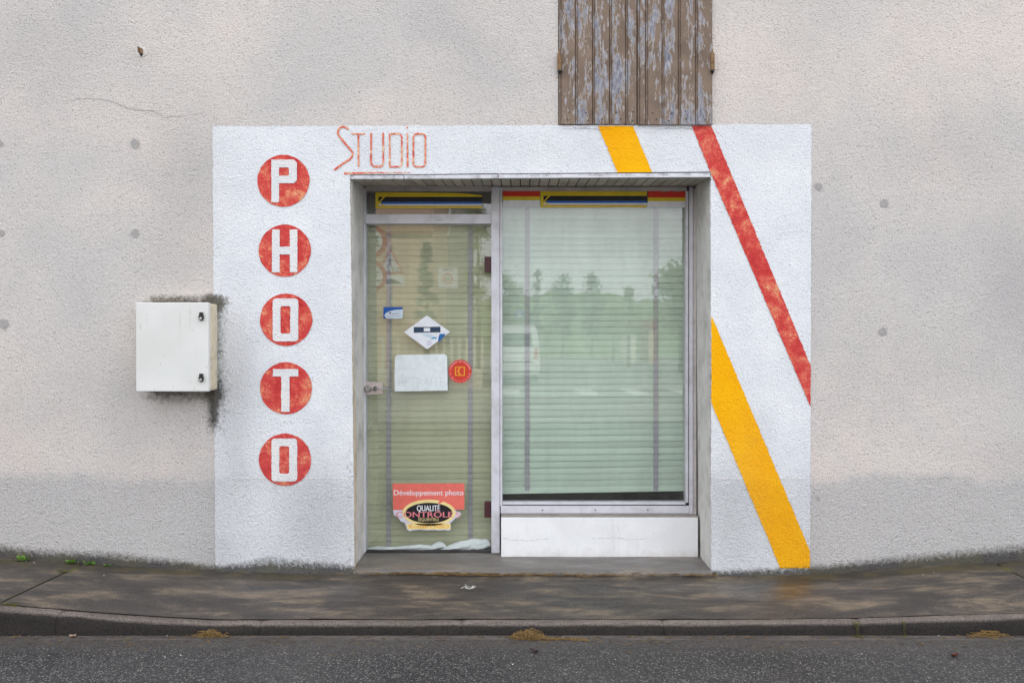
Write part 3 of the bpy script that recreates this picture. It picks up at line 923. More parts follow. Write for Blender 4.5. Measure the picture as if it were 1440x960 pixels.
soffit = empty('soffit', (0, 0, 0), house)
n_b = 36
xa, xb = W((492.5, 0))[0] + .002, W((999, 0))[0] - .002
ya, yb = .012, .44
def soff_z(x, y):
    t = (x - xa) / (xb - xa)
    zf = Z(252.5 - 3.0 * t)
    zb_ = Z(261.5, YF)
    return zf + (zb_ - zf) * (y / YF)
for i in range(n_b):
    a = xa + (xb - xa) * i / n_b + .003
    b = xa + (xb - xa) * (i + 1) / n_b - .003
    j = random.uniform(-.0012, .0012)
    vv = [(a, ya, soff_z(a, ya) + j), (b, ya, soff_z(b, ya) + j), (b, yb, soff_z(b, yb) + j), (a, yb, soff_z(a, yb) + j)]
    vv += [(x, y, z + .010) for x, y, z in vv]
    mb = MB().add(vv, [(0, 3, 2, 1), (4, 5, 6, 7), (0, 1, 5, 4), (1, 2, 6, 5), (2, 3, 7, 6), (3, 0, 4, 7)])
    build('board', mb, M['soffit'], soffit, bevel=.0018)
build('batten', MB().box(xa, xb, .02, .43, Z(247) + .030, Z(247) + .045), M['dark'], soffit)
# fascia strip along the head of the opening: three lengths, a dark open joint above
for k, (p0, p1) in enumerate([(493, 568), (569, 700), (701, 998)]):
    t0, t1 = (p0 - 493) / 505, (p1 - 493) / 505
    z0t, z1t = Z(247.6 - 4 * t0), Z(247.6 - 4 * t1)
    z0b, z1b = Z(252.6 - 2.6 * t0), Z(252.6 - 2.6 * t1)
    mb = MB().prism([(X(p0), z0b), (X(p1), z1b), (X(p1), z1t), (X(p0), z0t)], -.012, .011)
    build('fascia_strip', mb, M['fascia'], house, bevel=.0015)
    mb = MB().prism([(X(p0), z0t + .0004), (X(p1), z1t + .0004), (X(p1), z1t + .0075), (X(p0), z0t + .0055)], -.0065, .010)
    build('fascia_gap', mb, M['gasket'], house)
# ledge on the fascia near its right end, a lighter lower lip
mb = MB().prism([(X(701), Z(251.4)), (X(997), Z(249.9)), (X(997), Z(247.6)), (X(701), Z(250.1))], -.017, -.0125)
build('fascia_lip', mb, M['alu'], house, bevel=.001)

st = MB()
def step_top(u, v):
    x = W((497, 0))[0] + (W((1001, 0))[0] - W((497, 0))[0]) * u
    y = -.012 + .50 * v
    z = .003 + .0022 * mnoise.noise(Vector((x * 5, y * 7, 1)))
    return (x, y, z if v > 0.001 else z - .006)
st.sheet(step_top, 60, 16)
w = 61
st.add([(W((497, 0))[0] + (W((1001, 0))[0] - W((497, 0))[0]) * i / 60, -.018, -.07) for i in range(61)], [])
st.f += [(i, 17 * w + i, 17 * w + i + 1, i + 1) for i in range(60)]
sm = st.mesh('doorstep')
set_attr(sm, 'wet', np.full(len(st.v), .25))
set_attr(sm, 'moss', np.clip(1 - (np.array(st.v)[:, 1] + .02) / .05, 0, 1) * .5)
link('doorstep', sm, M['step'], house, smooth=True)

lw0, lw1 = X(704.5, .32), X(982, .32)
lz = Z(727, .32)
mb = MB().box(lw0, lw1, .32, .50, -.02, lz)
build('low_wall', mb, M['lowwall'], house, bevel=.006)
build('sill', MB().box(lw0 + .002, lw1 - .002, .322, .47, lz + .0005, lz + .006), M['sill_top'], house)
def wall_crack(pts, seed):
    rr = random.Random(seed)
    P = densify([W(p, .318) for p in pts], .012, .003, closed=False, seed=seed)
    vv = []
    for x, z in P:
        h = .0007 * (0.2 + rr.random())
        vv += [(x + h * .3, .3185, z + h), (x - h * .3, .3185, z - h)]
    build('crack', MB().add(vv, [(2 * i, 2 * i + 1, 2 * i + 3, 2 * i + 2) for i in range(len(P) - 1)]), M['crack'], house)
wall_crack([(706, 757), (740, 760), (775, 757)], 1)
wall_crack([(832, 758), (860, 755), (890, 758), (915, 756)], 2)
wall_crack([(870, 728), (868, 738), (872, 752)], 3)

# ---- room behind the glass
rm = MB()
rm.box(-1.3, 1.3, 2.6, 2.65, -.1, 2.6).box(-1.35, -1.3, .62, 2.6, -.1, 2.6).box(1.3, 1.35, .62, 2.6, -.1, 2.6)
rm.box(-1.3, 1.3, .62, 2.6, 2.55, 2.6).box(-1.3, 1.3, .495, 2.6, -.1, -.005)
build('room_wall', rm, M['dark'], house)
for a_, b_ in ((FL1 + .005, 1.29), (-1.29, FL0 - .03)): build('room_return', MB().box(a_, b_, .545, .615, -.004, 2.54), M['dark'], house)
build('display_shelf', MB().box(X(700, .55), FL1, .52, 1.1, lz - .12, lz - .06), M['gasket'], house)

# ------------------------------------------------------------------ door and window joinery
door = empty('entrance_door', (X(602, YF), YF, .005), house)
win = empty('shop_window', (X(835, YF), YF, lz), house)
door['label'] = 'frameless glass door with fanlight'
win['label'] = 'large fixed shop window in a white metal frame'
def part(name, mb, mat, parent, **kw):
    o = build(name, mb, mat, parent, **kw)
    o.matrix_parent_inverse = Matrix.Translation(-parent.location)
    return o
def fr(px0, px1, py0, py1, y0, y1): return MB().box(X(px0, y0), X(px1, y0), y0, y1, Z(py1, y0), Z(py0, y0))
zfl = .006
# left jamb in two rebates, head, mullion, transom bar
part('jamb', MB().box(X(505, YF), X(509, YF), YF, YF + .10, zfl, Z(262, YF)), M['alu'], door, bevel=.0015)
part('jamb', MB().box(X(509.4, YF), X(513.6, YF), YF + .008, YF + .10, zfl, Z(264, YF)), M['alu'], door, bevel=.0015)
part('head_rail', MB().box(X(513.8, YF), X(690.8, YF), YF + .006, YF + .10, Z(268.5, YF), Z(261.5, YF)), M['alu_warm'], door, bevel=.0015)
part('transom_bar', MB().box(X(513.8, YF), X(690.8, YF), YF + .002, YF + .09, Z(314.5, YF), Z(301, YF)), M['alu'], door, bevel=.002)
part('mullion', MB().box(X(691, YF), X(702.6, YF), YF - .004, YF + .10, zfl, Z(262.5, YF)), M['alu'], door, bevel=.002)
part('mullion_bead', MB().box(X(703, YF), X(706.3, YF), YF + .002, YF + .09, Z(711, YF), Z(263, YF)), M['alu'], win, bevel=.0015)
part('fanlight_pane', fr(513, 691.2, 267, 302, YG, YG + .006), M['glass'], door)
part('fanlight_board', fr(512, 692, 266, 303, YG + .05, YG + .06), M['transom_back'], door)
part('door_pane', MB().box(X(513.2, YG), X(691.4, YG), YG, YG + .010, .012, Z(314.8, YG)), M['glass'], door)
part('threshold', MB().box(X(513.5, YF), X(691, YF), YG - .012, YG + .05, .004, .010), M['gasket'], door)
# lock plate, knob and lever on the glass edge
yh = YG - .004
lp = part('lock_plate', MB().prism([W((512.8, 536), yh), (X(538.3, yh), Z(538, yh)), (X(538.3, yh), Z(553.3, yh)), (X(512.8, yh), Z(555.3, yh))], yh - .010, yh + .002), M['plate'], door, bevel=.001)
kx, kz = W((518.2, 546), yh)
part('lock_knob', MB().tube([(kx, yh - .010, kz), (kx, yh - .014, kz), (kx, yh - .034, kz), (kx, yh - .038, kz)], [.022, .023, .020, .016], 16), M['steel'], door)
hx, hz = W((528, 546), yh)
part('lever_rose', MB().tube([(hx, yh - .010, hz), (hx, yh - .020, hz)], [.014, .012], 14), M['black'], door)
part('lever', MB().tube([(hx, yh - .018, hz), (hx, yh - .050, hz), (hx + .012, yh - .056, hz), (X(549, yh), yh - .052, hz + .002)], [.006, .006, .0055, .0045], 8), M['steel'], door, smooth=True)
for py0, py1 in ((361, 383.5), (705, 727)):
    part('hinge', MB().box(X(681.3, YG), X(691.3, YG), YG - .010, YG + .018, Z(py1, YG), Z(py0, YG)), M['maroon'], door, bevel=.0015)
for py in (320, 500, 580, 690): part('screw', MB().tube([(X(507, YF), YF - .001, Z(py, YF)), (X(507, YF), YF + .002, Z(py, YF))], .0035, 8), M['gasket'], door)
for px in (617, 621): part('screw', MB().tube([(X(px, YF), YF - .0005, Z(309, YF)), (X(px, YF), YF + .003, Z(309, YF))], .003, 8), M['gasket'], door)

part('head_rail', MB().box(X(706.6, YF), X(966.5, YF), YF + .004, YF + .09, Z(268, YF), Z(262.5, YF)), M['alu_warm'], win, bevel=.0015)
part('bead', MB().box(X(964.8, YF), X(968.4, YF), YF + .010, YF + .08, Z(707, YF), Z(268.2, YF)), M['alu'], win, bevel=.001)
part('gasket', MB().box(X(968.5, YF), X(969.4, YF), YF + .016, YF + .08, Z(709, YF), Z(264, YF)), M['gasket'], win)
part('jamb', MB().box(X(969.5, YF), X(974.6, YF), YF + .002, YF + .10, lz + .005, Z(263, YF)), M['alu'], win, bevel=.0015)
part('jamb', MB().box(X(975, YF), X(979.2, YF), YF - .006, YF + .10, lz + .005, Z(265, YF)), M['alu_warm'], win, bevel=.0015)
part('bead', MB().box(X(706.6, YF), X(964.6, YF), YF + .010, YF + .08, Z(709.6, YF), Z(706.2, YF)), M['alu'], win, bevel=.001)
part('gasket', MB().box(X(706.6, YF), X(969, YF), YF + .015, YF + .08, Z(711, YF), Z(709.7, YF)), M['gasket'], win)
part('bottom_rail', MB().box(X(704, YF), X(969.3, YF), YF, YF + .09, Z(721.6, YF), Z(711.1, YF)), M['alu'], win, bevel=.002)
part('gasket', MB().box(X(704, YF), X(969.3, YF), YF + .012, YF + .08, Z(723.6, YF), Z(721.7, YF)), M['gasket'], win)
for px in (763, 837, 911): part('screw', MB().tube([(X(px, YF), YF - .0012, Z(716.8, YF)), (X(px, YF), YF + .002, Z(716.8, YF))], .0045, 10), M['gasket'], win)
part('pane', MB().box(X(706.5, YG), X(966, YG), YG, YG + .008, Z(708, YG), Z(267, YG)), M['glass'], win)

# ------------------------------------------------------------------ shutters above
def shutter(edges, label, y0, dz, hinge_px):
    t = empty('shutter', (X((edges[0] + edges[-1]) / 2), y0, shz), house)
    t['label'] = label
    for i in range(len(edges) - 1):
        a, b = X(edges[i]) + .0008, X(edges[i + 1]) - .0008
        wd = b - a
        zt, zb = 4.02, shz + .004 + dz
        prof = [(a, .028), (a, .008), (a + .0025, .004), (a + .006, .0015), (a + .0095, .004), (a + .0115, .009), (a + .0135, .004), (a + .018, .0), (b - .003, .0), (b - .0005, .004), (b, .028)]
        mb = MB()
        vv = []
        nz = 24
        for k in range(nz + 1):
            z = zb + (zt - zb) * k / nz
            vv += [(x, y0 + y, z) for x, y in prof]
        n = len(prof)
        mb.add(vv, [(k * n + q, k * n + q + 1, (k + 1) * n + q + 1, (k + 1) * n + q) for k in range(nz) for q in range(n - 1)])
        mb.f.append(tuple(range(n - 1, -1, -1)))
        me = mb.mesh('plank')
        A = np.array(mb.v)
        # sun and rain have bared the middle of each plank more than its edges
        cen = 1 - np.abs((A[:, 0] - (a + b) / 2) / (wd / 2)) * 1.3
        set_attr(me, 'peel', cen * {0: .3, len(edges) - 2: .4}.get(i, 1.0) if wd > .05 else cen * .1)
        o = link('plank', me, M['shutter'], t)
        o.matrix_parent_inverse = Matrix.Translation(-t.location)
        for pz in (158 + random.uniform(-3, 3), 170 + random.uniform(-2, 2)):
            if wd > .06 and random.random() < .8:
                nx_ = a + wd * random.uniform(.4, .8)
                part('nail', MB().tube([(nx_, y0 - .0012, Z(pz)), (nx_, y0 + .002, Z(pz))], [.0045, .005], 8), M['gasket'], t)
    hx_ = X(hinge_px)
    hm = MB().tube([(hx_, y0 - .006, Z(78)), (hx_, y0 - .006, Z(90.5))], .0125, 12).tube([(hx_, y0 - .006, Z(91)), (hx_, y0 - .006, Z(101))], .0125, 12)
    hm.tube([(hx_, y0 - .006, Z(71)), (hx_, y0 - .006, Z(78))], [.002, .008], 8)
    part('hinge', hm, M['hinge'], t)
    part('hinge_pin', MB().tube([(hx_, y0 - .006, Z(101)), (hx_, y0 - .006, Z(103)), (hx_, y0 - .006, Z(106.5))], [.012, .011, .003], 10), M['black'], t)
    return t
shutter([785.8, 808.8, 833, 856.8, 879.2, 895.2], 'peeling brown shutter leaf with four wide planks and a narrow meeting plank', -.016, 0.0, 786.5)
shutter([895.9, 907, 930.2, 953, 977, 1000.6], 'peeling brown shutter leaf whose planks lie right of the seam', -.020, -.004, 1000.5)

# ------------------------------------------------------------------ venetian blinds
def blind(label, x0, x1, py_top, py_bot, pitch_px, slat_m, tapes, y, tilt, name='venetian_blind'):
    t = thing(name, label, 'blind', ((x0 + x1) / 2, y, Z(py_bot, y)))
    ox, oz = t.location.x, t.location.z
    pitch = pitch_px * (CAM_D + y) / FPX
    wd = pitch * 1.34
    def fn(u, v):
        s = (v - .5) * wd
        arch = .0033 * (1 - (2 * v - 1) ** 2)
        ca, sa = math.cos(R(79)), math.sin(R(79))
        return ((u - .5) * (x1 - x0), -arch * sa + s * ca, s * sa + arch * ca)
    me = MB().sheet(fn, 10, 6).mesh('slat')
    me.materials.append(slat_m)
    for p in me.polygons: p.use_smooth = True
    n = int((py_bot - py_top) / pitch_px)
    rr = random.Random(int(x0 * 1000))
    for i in range(n):
        o = bpy.data.objects.new('slat', me)
        COL.objects.link(o)
        o.parent = t
        k = i / (n - 1)
        o.location = (0, rr.uniform(-.001, .001), i * pitch + pitch * .5)
        o.rotation_euler = (R(rr.uniform(-3, 3)), -R(tilt * max(0, 1 - k * 1.8)) + R(rr.gauss(0, .07)), R(rr.gauss(0, .1)))
    top = n * pitch
    build('head_box', MB().box(-(x1 - x0) / 2, (x1 - x0) / 2, -.02, .03, top + .002, top + .035), slat_m, t)
    for px in tapes:
        tx = X(px, y) - ox
        hw = 3.3 * (CAM_D + y) / FPX
        mb = MB()
        nn = n * 4
        vv = []
        for k in range(nn + 1):
            z = top * k / nn + (0.012 if k == 0 else 0) - .004
            yy = -.0105 - .0016 * math.sin(2 * math.pi * (k / 4))
            dx = .0012 * mnoise.noise(Vector((k * .11, px, 0)))
            vv += [(tx - hw + dx, yy, z), (tx + hw + dx, yy, z), (tx + hw + dx, yy + .0015, z), (tx - hw + dx, yy + .0015, z)]
        mb.add(vv, [(k * 4 + a, k * 4 + (a + 1) % 4, k * 4 + 4 + (a + 1) % 4, k * 4 + 4 + a) for k in range(nn) for a in range(4)])
        build('ladder_tape', mb, M['tape'], t)
    return t
YB = .50
blind('pale green slatted blind behind the large shop window', X(700.5, YB), X(962.5, YB), 262, 690.5, 8.93, M['slat_window'], (741.5, 922), YB, .80)
blind('olive slatted blind behind the glass door', X(506, YB + .01), X(698, YB + .01), 308, 768, 8.72, M['slat_door'], (547, 661.5), YB + .01, .5)

# ------------------------------------------------------------------ things at the door foot, cord
def roll(label, px0, px1, tops, y, rad_y, seed):
    x0, x1 = X(px0, y), X(px1, y)
    zb = .012
    t = tops
    def fn(u, v):
        x = x0 + (x1 - x0) * u
        top = np.interp(px0 + (px1 - px0) * u, [a for a, b in t], [Z(b, y) for a, b in t])
        hgt = max(.004, top - zb)
        q = 2 * math.pi * v
        sharp = min(1, 6 * u, 6 * (1 - u)) ** .5
        fold = .12 * mnoise.noise(Vector((u * 5 + seed, math.cos(q) * 1.3, math.sin(q) * 1.3))) + .10 * math.sin(q * 5 + u * 9 + 3 * mnoise.noise(Vector((u * 7, seed, 0))))
        fold += .07 * mnoise.noise(Vector((u * 26 + seed, math.cos(q) * 2, math.sin(q) * 2)))
        r = 1 + fold
        return (x + .006 * fold, y + rad_y * sharp * r * math.cos(q), max(zb + .0005 * math.sin(7 * u), zb + hgt / 2 * (1 + r * sharp * math.sin(q) * .95)))
    return tag(build('cloth_roll', MB().sheet(fn, 90, 40), M['cloth'], smooth=True), label, 'cloth')
roll('long thin white cloth roll lying along the foot of the glass door', 513.5, 629, [(513, 770), (530, 767.5), (550, 768.5), (590, 765), (606, 766.5), (618, 759), (624, 760), (630, 768)], YG + .036, .020, 1)
roll('thicker crumpled white cloth bunched beside the door hinge', 619, 690.5, [(619, 772), (634, 765), (648, 760), (665, 757.5), (678, 758), (686, 754.5), (691, 758)], YG + .036, .022, 5)
cp = [(514.5, 611), (518, 601), (526, 588), (536, 578), (545, 573.5)]
tag(build('cord', MB().tube([(X(a, YG + .03), YG + .03, Z(b, YG + .03)) for a, b in cp], .0018, 6), M['cord'], smooth=True), 'thin white cord curving behind the glass under the lock', 'cord')

# ------------------------------------------------------------------ stickers on the glass
YS = YG - .0008
def rect(px0, px1, py0, py1, y): return [W((px0, py0), y), W((px1, py0), y), W((px1, py1), y), W((px0, py1), y)]
def sheetp(name, pts, lift, mat, parent):
    y = YS - lift * .3
    return build(name, MB().prism(pts, y - .00012, y), mat, parent)
def poly(px): return [W(p, YS) for p in px]
def ell(cx, cy, rx, ry, n=40): return [(cx + rx * math.cos(2 * math.pi * k / n), cy + ry * math.sin(2 * math.pi * k / n)) for k in range(n)]
def line_px(a, b, w):
    a, b = Vector(a), Vector(b)
    t = (b - a).normalized(); n = Vector((-t.y, t.x)) * w / 2
    return [tuple(a + n), tuple(b + n), tuple(b - n), tuple(a - n)]
def arc_text(cx, cy, r, a0, a1, s, h, mat, parent, lift, inner=False):
    n = len(s)
    mb = MB()
    for i, ch in enumerate(s):
        if ch == ' ': continue
        V, F = text_pts(ch)
        A = np.array(V)
        q = R(a0 + (a1 - a0) * (i + .5) / n)
        pxc, pyc = cx + r * math.cos(q), cy - r * math.sin(q)
        ang = q + math.pi / 2 if inner else q - math.pi / 2
        A = (A - [0.25, 0.33]) * h * 1.35
        vv = []
        for x, y in A:
            xx = x * math.cos(ang) - y * math.sin(ang); yy = x * math.sin(ang) + y * math.cos(ang)
            p = W((pxc + xx, pyc - yy), YS)
            vv.append((p[0], YS - lift * .3 - .0002, p[1]))
        mb.add(vv, F)
    return build('lettering', mb, mat, parent)
def at_sticker(name, label, px, py, cat='sticker', group=None):
    return tag(empty(name, (0, 0, 0)), label, cat, group)

# film strips with the K mark
def kstrip(label, x0, x1, y0, y1, jag):
    t = at_sticker('sticker', label, x0, y0)
    hgt = y1 - y0
    Y = lambda f: y0 + hgt * f
    top = [(x0, y0), (x0 + (x1 - x0) * .55, y0 + (.5 if jag else 0)), (x0 + (x1 - x0) * .8, y0 + (1.2 if jag else .4)), (x1, y0 + (4.2 if jag else .4)), (x1, y0 + 6), (x1, Y(.98))]
    bot = [(x1 - 1.5, y1), (x0 + (x1 - x0) * .8, y1 - .4), (x0 + (x1 - x0) * .5, y1), (x0, y1)]
    sheetp('yellow_ground', poly(top + bot), 0, M['p_yellow'], t)
    ix = x0 + 4.2
    sheetp('black_band', poly([(ix, Y(.285)), (x1, Y(.285)), (x1, Y(.60)), (ix, Y(.60))]), .0006, M['p_black'], t)
    sheetp('blue_band', poly([(ix + 3, Y(.602)), (x1, Y(.602)), (x1, Y(.73)), (ix + 3, Y(.73))]), .0006, M['p_stripe'], t)
    sheetp('white_band', poly([(ix, Y(.732)), (x1, Y(.732)), (x1, Y(.815)), (ix, Y(.815))]), .0006, M['p_white'], t)
    sheetp('tan_band', poly([(ix, Y(.817)), (x1, Y(.817)), (x1, Y(.90)), (ix, Y(.90))]), .0006, M['p_tan'], t)
    cx_, cy_ = x0 + 4.6, Y(.60)
    sheetp('chevron', poly([(cx_, cy_), (x0 + 11.5, Y(.27)), (x0 + 14.2, Y(.27)), (cx_ + 2.1, cy_), (x0 + 14.2, Y(.93)), (x0 + 11.5, Y(.93))]), .0012, M['p_yellow'], t)
    return t
kstrip('torn yellow, black and blue film strip sticker on the fanlight over the door', 528, 678, 270.5, 293, True)
kstrip('yellow, black and blue film strip sticker across the top of the shop window', 760, 909.5, 269, 291.8, False)
def flag(label, x0, x1, y0, y1, torn):
    t = at_sticker('sticker', label, x0, y0)
    top = [(x0, y0), (x1, y0)] if not torn else [(x0, y0 + .6), (x0 + 15, y0), (x0 + 24, y0 + 1.6), (x0 + 33, y0 + .4), (x0 + 42, y0 + 1.4), (x1 - 3, y0 - .3), (x1, y0 + 2.5)]
    sheetp('red_band', poly(top + [(x1, y0 + 9), (x0, y0 + 9)]), 0, M['p_flagred'], t)
    sheetp('yellow_band', poly([(x0, y0 + 9.05), (x1, y0 + 9.05), (x1, y0 + 14.3), (x0, y0 + 14.3)]), 0, M['p_yellow'], t)
    sheetp('white_band', poly([(x0, y0 + 14.35), (x1, y0 + 14.35), (x1 + .6, y1), (x0, y1)]), 0, M['p_white'], t)
flag('red, yellow and white banded sticker next to the door mullion', 707.2, 759, 267.3, 290.8, False)
flag('red, yellow and white banded sticker with a torn top edge in the window corner', 911, 964.6, 268.8, 292, True)

t = at_sticker('sticker', 'small blue card with a pale oval on the glass door', 540, 432)
sheetp('card', poly([(539.2, 431.6), (566, 431.6), (566, 447.8), (539.2, 447.8)]), 0, M['p_deep'], t)
ov = [(540.8 + 25.2 * (1 - math.cos(q)) , 443.3 - 8.3 * math.sin(q)) for q in np.linspace(0, R(92), 14)]
sheetp('oval', poly([(544, 447.7), (541.2, 445.3)] + ov + [(565.9, 447.7)]), .0006, M['p_sky'], t)
sheetp('emblem', poly([(546, 440.5), (548, 438.6), (550.8, 438.6), (549.2, 442), (547.6, 441)]), .0012, M['p_mid'], t)
sheetp('print_line', poly([(551, 440.6), (561, 440.6), (561, 441.6), (551, 441.6)]), .0012, M['p_grey'], t)
sheetp('print_line', poly([(543.5, 444.2), (563.5, 444.2), (563.5, 444.8), (543.5, 444.8)]), .0012, M['p_grey'], t)

t = at_sticker('sticker', 'white diamond sticker with a navy bar on the glass door', 600, 467)
sheetp('paper', poly([(568, 467), (600.2, 443.4), (632.8, 466.4), (600.8, 491)]), 0, M['p_white'], t)
sheetp('navy_bar', poly([(581.8, 459.8), (619.4, 459.2), (619.4, 467.2), (581.8, 467.8)]), .0006, M['p_navy'], t)
sheetp('white_label', poly([(596, 461), (604.8, 461), (604.8, 466), (596, 466)]), .0012, M['p_white'], t)
sheetp('blue_leaf', poly([(618.4, 469.2), (626.8, 469.2), (624, 473.6), (617.4, 480.6), (616, 479.8), (616.6, 474)]), .0006, M['p_blue'], t)
sheetp('blue_smear', poly([(592, 469), (606, 470), (614, 474.2), (613.8, 476.6), (606, 476.4), (598, 473)]), .0006, M['p_sky'], t)
sheetp('cyan_mark', poly([(607, 474.6), (614.2, 473.8), (614, 476), (606, 476.6)]), .0012, M['p_cyan'], t)
sheetp('grey_smudge', poly([(600, 479), (606, 478), (607.5, 482), (604, 486), (600.5, 485)]), .0006, M['p_lilac'], t)

t = at_sticker('sign', 'blank faded white notice with clipped corners on the glass door', 592, 524, 'sign')
def paper_fn(u, v):
    x = 554.9 + (629.4 - 554.9) * u
    y = 498.4 + (549.6 - 498.4) * v
    return x, y
pp = [(558.5, 499), (590, 498.4), (624.5, 497.6), (628.6, 500.8), (629.2, 525), (629.5, 548.8), (592, 549.6), (555.2, 550.2), (554.8, 525), (555.6, 502)]
sheetp('paper', poly(pp), .0004, M['p_paper'], t)
lettering('RETRAITE', (X(560.5, YS), X(625, YS), Z(543.5, YS), Z(530.5, YS)), YS - .0004, M['p_ghost'], t)

t = at_sticker('sticker', 'round red sticker with a gold emblem and white rim text on the glass door', 647, 522)
sheetp('disc', poly(ell(647, 522, 16.4, 16.4)), 0, M['p_red'], t)
yk = [((640.6, 515.8), (640.6, 528), 1.5), ((640, 516), (653.6, 516), 1.2), ((640, 527.6), (653.6, 527.6), 1.2), ((653, 515.6), (653, 528), 1.5)]
for i, (a, b, w_) in enumerate(yk): sheetp('emblem_frame', poly(line_px(a, b, w_)), .0006 + .0003 * i, M['p_gold'], t)
sheetp('emblem_chevron', poly([(643, 521.6), (646.4, 516.4), (648.2, 516.4), (645.2, 521.6), (648.4, 527.4), (646.4, 527.4)]), .0020, M['p_gold'], t)
for a0, a1 in ((172, 166), (160, 104), (98, 78), (72, 8)):
    n = 10
    pts = [(647 + 14.9 * math.cos(R(a0 + (a1 - a0) * k / n)), 522 - 14.9 * math.sin(R(a0 + (a1 - a0) * k / n))) for k in range(n + 1)]
    pts += [(647 + 13.1 * math.cos(R(a1 + (a0 - a1) * k / n)), 522 - 13.1 * math.sin(R(a1 + (a0 - a1) * k / n))) for k in range(n + 1)]
    sheetp('rim_print', poly(pts), .0006, M['p_pink'], t)
arc_text(647, 522, 13.9, 186, 354, "Les Portraits d'Or Kodak", 3.4, M['p_pink'], t, .0006, True)

t = at_sticker('sticker', 'torn coral sticker about photo developing with a black oval at the foot of the door', 602, 712)
base = [(552, 679.4), (653.2, 679.2), (653, 715.8), (641.5, 716.6), (640.5, 718.4), (647, 719.4), (648, 722), (646.5, 726.4), (640, 728.4), (634.2, 734.6), (632.5, 733.4), (634, 739), (633.6, 744.5), (630, 745.6), (626, 744.6), (618, 745.4), (612, 744.8), (600, 745.2), (590, 744.4), (580, 745.2), (575.5, 746.5), (573.8, 745), (571.8, 743.5), (571.2, 739.5), (569, 734.6), (563, 732.5), (561.6, 729.2), (558, 726), (553.8, 723.8), (552.8, 717)]
sheetp('backing', poly(base), 0, M['p_lilac'], t)
sheetp('coral_field', poly([(552, 679.4), (653.2, 679.2), (653, 715.8), (640, 716.5), (600, 717), (552.8, 716.6)]), .0006, M['p_coral'], t)
sheetp('cream_oval', poly(ell(603.2, 720.6, 37.5, 18.6)), .0012, M['p_cream'], t)
sheetp('cream_strip', poly([(571.5, 736), (633.6, 735.5), (633.4, 743.4), (612, 744), (590, 743.6), (573.5, 744)]), .0012, M['p_cream'], t)
sheetp('black_oval', poly(ell(603.2, 720.9, 33.0, 14.4)), .0018, M['p_black'], t)
sheetp('coral_tick', poly([(618.6, 703.2), (623.6, 704.4), (617.4, 708.6), (615.2, 708.2)]), .0018, M['p_coral'], t)
def lt(s, a, b, c, d, lift, mat, **kw): return lettering(s, (X(a, YS), X(b, YS), Z(d, YS), Z(c, YS)), YS - lift * .3 - .0002, M[mat], t, **kw)
lt('Développement photo', 554, 651.6, 688.6, 695.9, .0006, 'p_white', bold=.0004)
lt('QUALITÉ', 586.4, 618.8, 710.2, 718.2, .0018, 'p_white', bold=.0009)
lt('CONTRÔLE', 557, 636.4, 719.2, 726.9, .0024, 'p_pink', bold=.0012)
lt('S', 640.5, 647, 719.6, 726.6, .0006, 'p_pink')
lt('SÉQUENTIELS', 588, 617, 728, 732, .0018, 'p_cream')
lt('Kodak LABO', 575.6, 631, 737.2, 742.2, .0018, 'p_orange', bold=.0008)

# ------------------------------------------------------------------ electricity cabinet on the wall
cab = thing('meter_cabinet', 'white wall cabinet with two black locks beside the painted panel', 'cabinet', (X(248), 0, Z(552)))
def cpart(name, mb, mat, parent=cab, **kw):
    o = build(name, mb, mat, parent, **kw)
    o.matrix_parent_inverse = Matrix.Translation(-cab.location)
    return o
yc = -.16
bx0, bx1, bz0, bz1 = X(191, yc), X(293.2, yc), Z(550.5, yc), Z(425.2, yc)
cpart('body', MB().box(bx0 + .004, bx1 - .002, yc + .035, -.001, bz0 + .002, bz1 - .003), M['box_side'], bevel=.012)
cdoor = cpart('cabinet_door', MB().box(bx0, bx1, yc, yc + .032, bz0, bz1), M['box_front'], bevel=.005)
cpart('seal', MB().box(bx0 + .008, bx1 - .006, yc + .030, yc + .037, bz0 + .006, bz1 - .006), M['gasket'])
for py in (445.5, 531.5):
    lx, lz_ = X(283.6, yc), Z(py, yc)
    o = cpart('lock', MB().prism([(lx - .010, lz_ + .026), (lx + .010, lz_ + .026), (lx + .010, lz_ + .012), (lx + .014, lz_ + .004), (lx + .013, lz_ - .012), (lx, lz_ - .024), (lx - .013, lz_ - .012), (lx - .014, lz_ + .004), (lx - .010, lz_ + .012)], yc - .014, yc - .0005), M['black'], bevel=.002)
    k = build('lock_stud', MB().tube([(lx, yc - .013, lz_ - .010), (lx, yc - .020, lz_ - .010), (lx, yc - .023, lz_ - .010)], [.0085, .0085, .005], 12), M['steel'], o)
cpart('bracket', MB().box(bx0 + .10, bx0 + .15, -.05, -.002, bz0 - .012, bz0 + .002).box(bx0 + .02, bx0 + .09, -.045, -.002, bz0 - .009, bz0 + .002), M['black'])

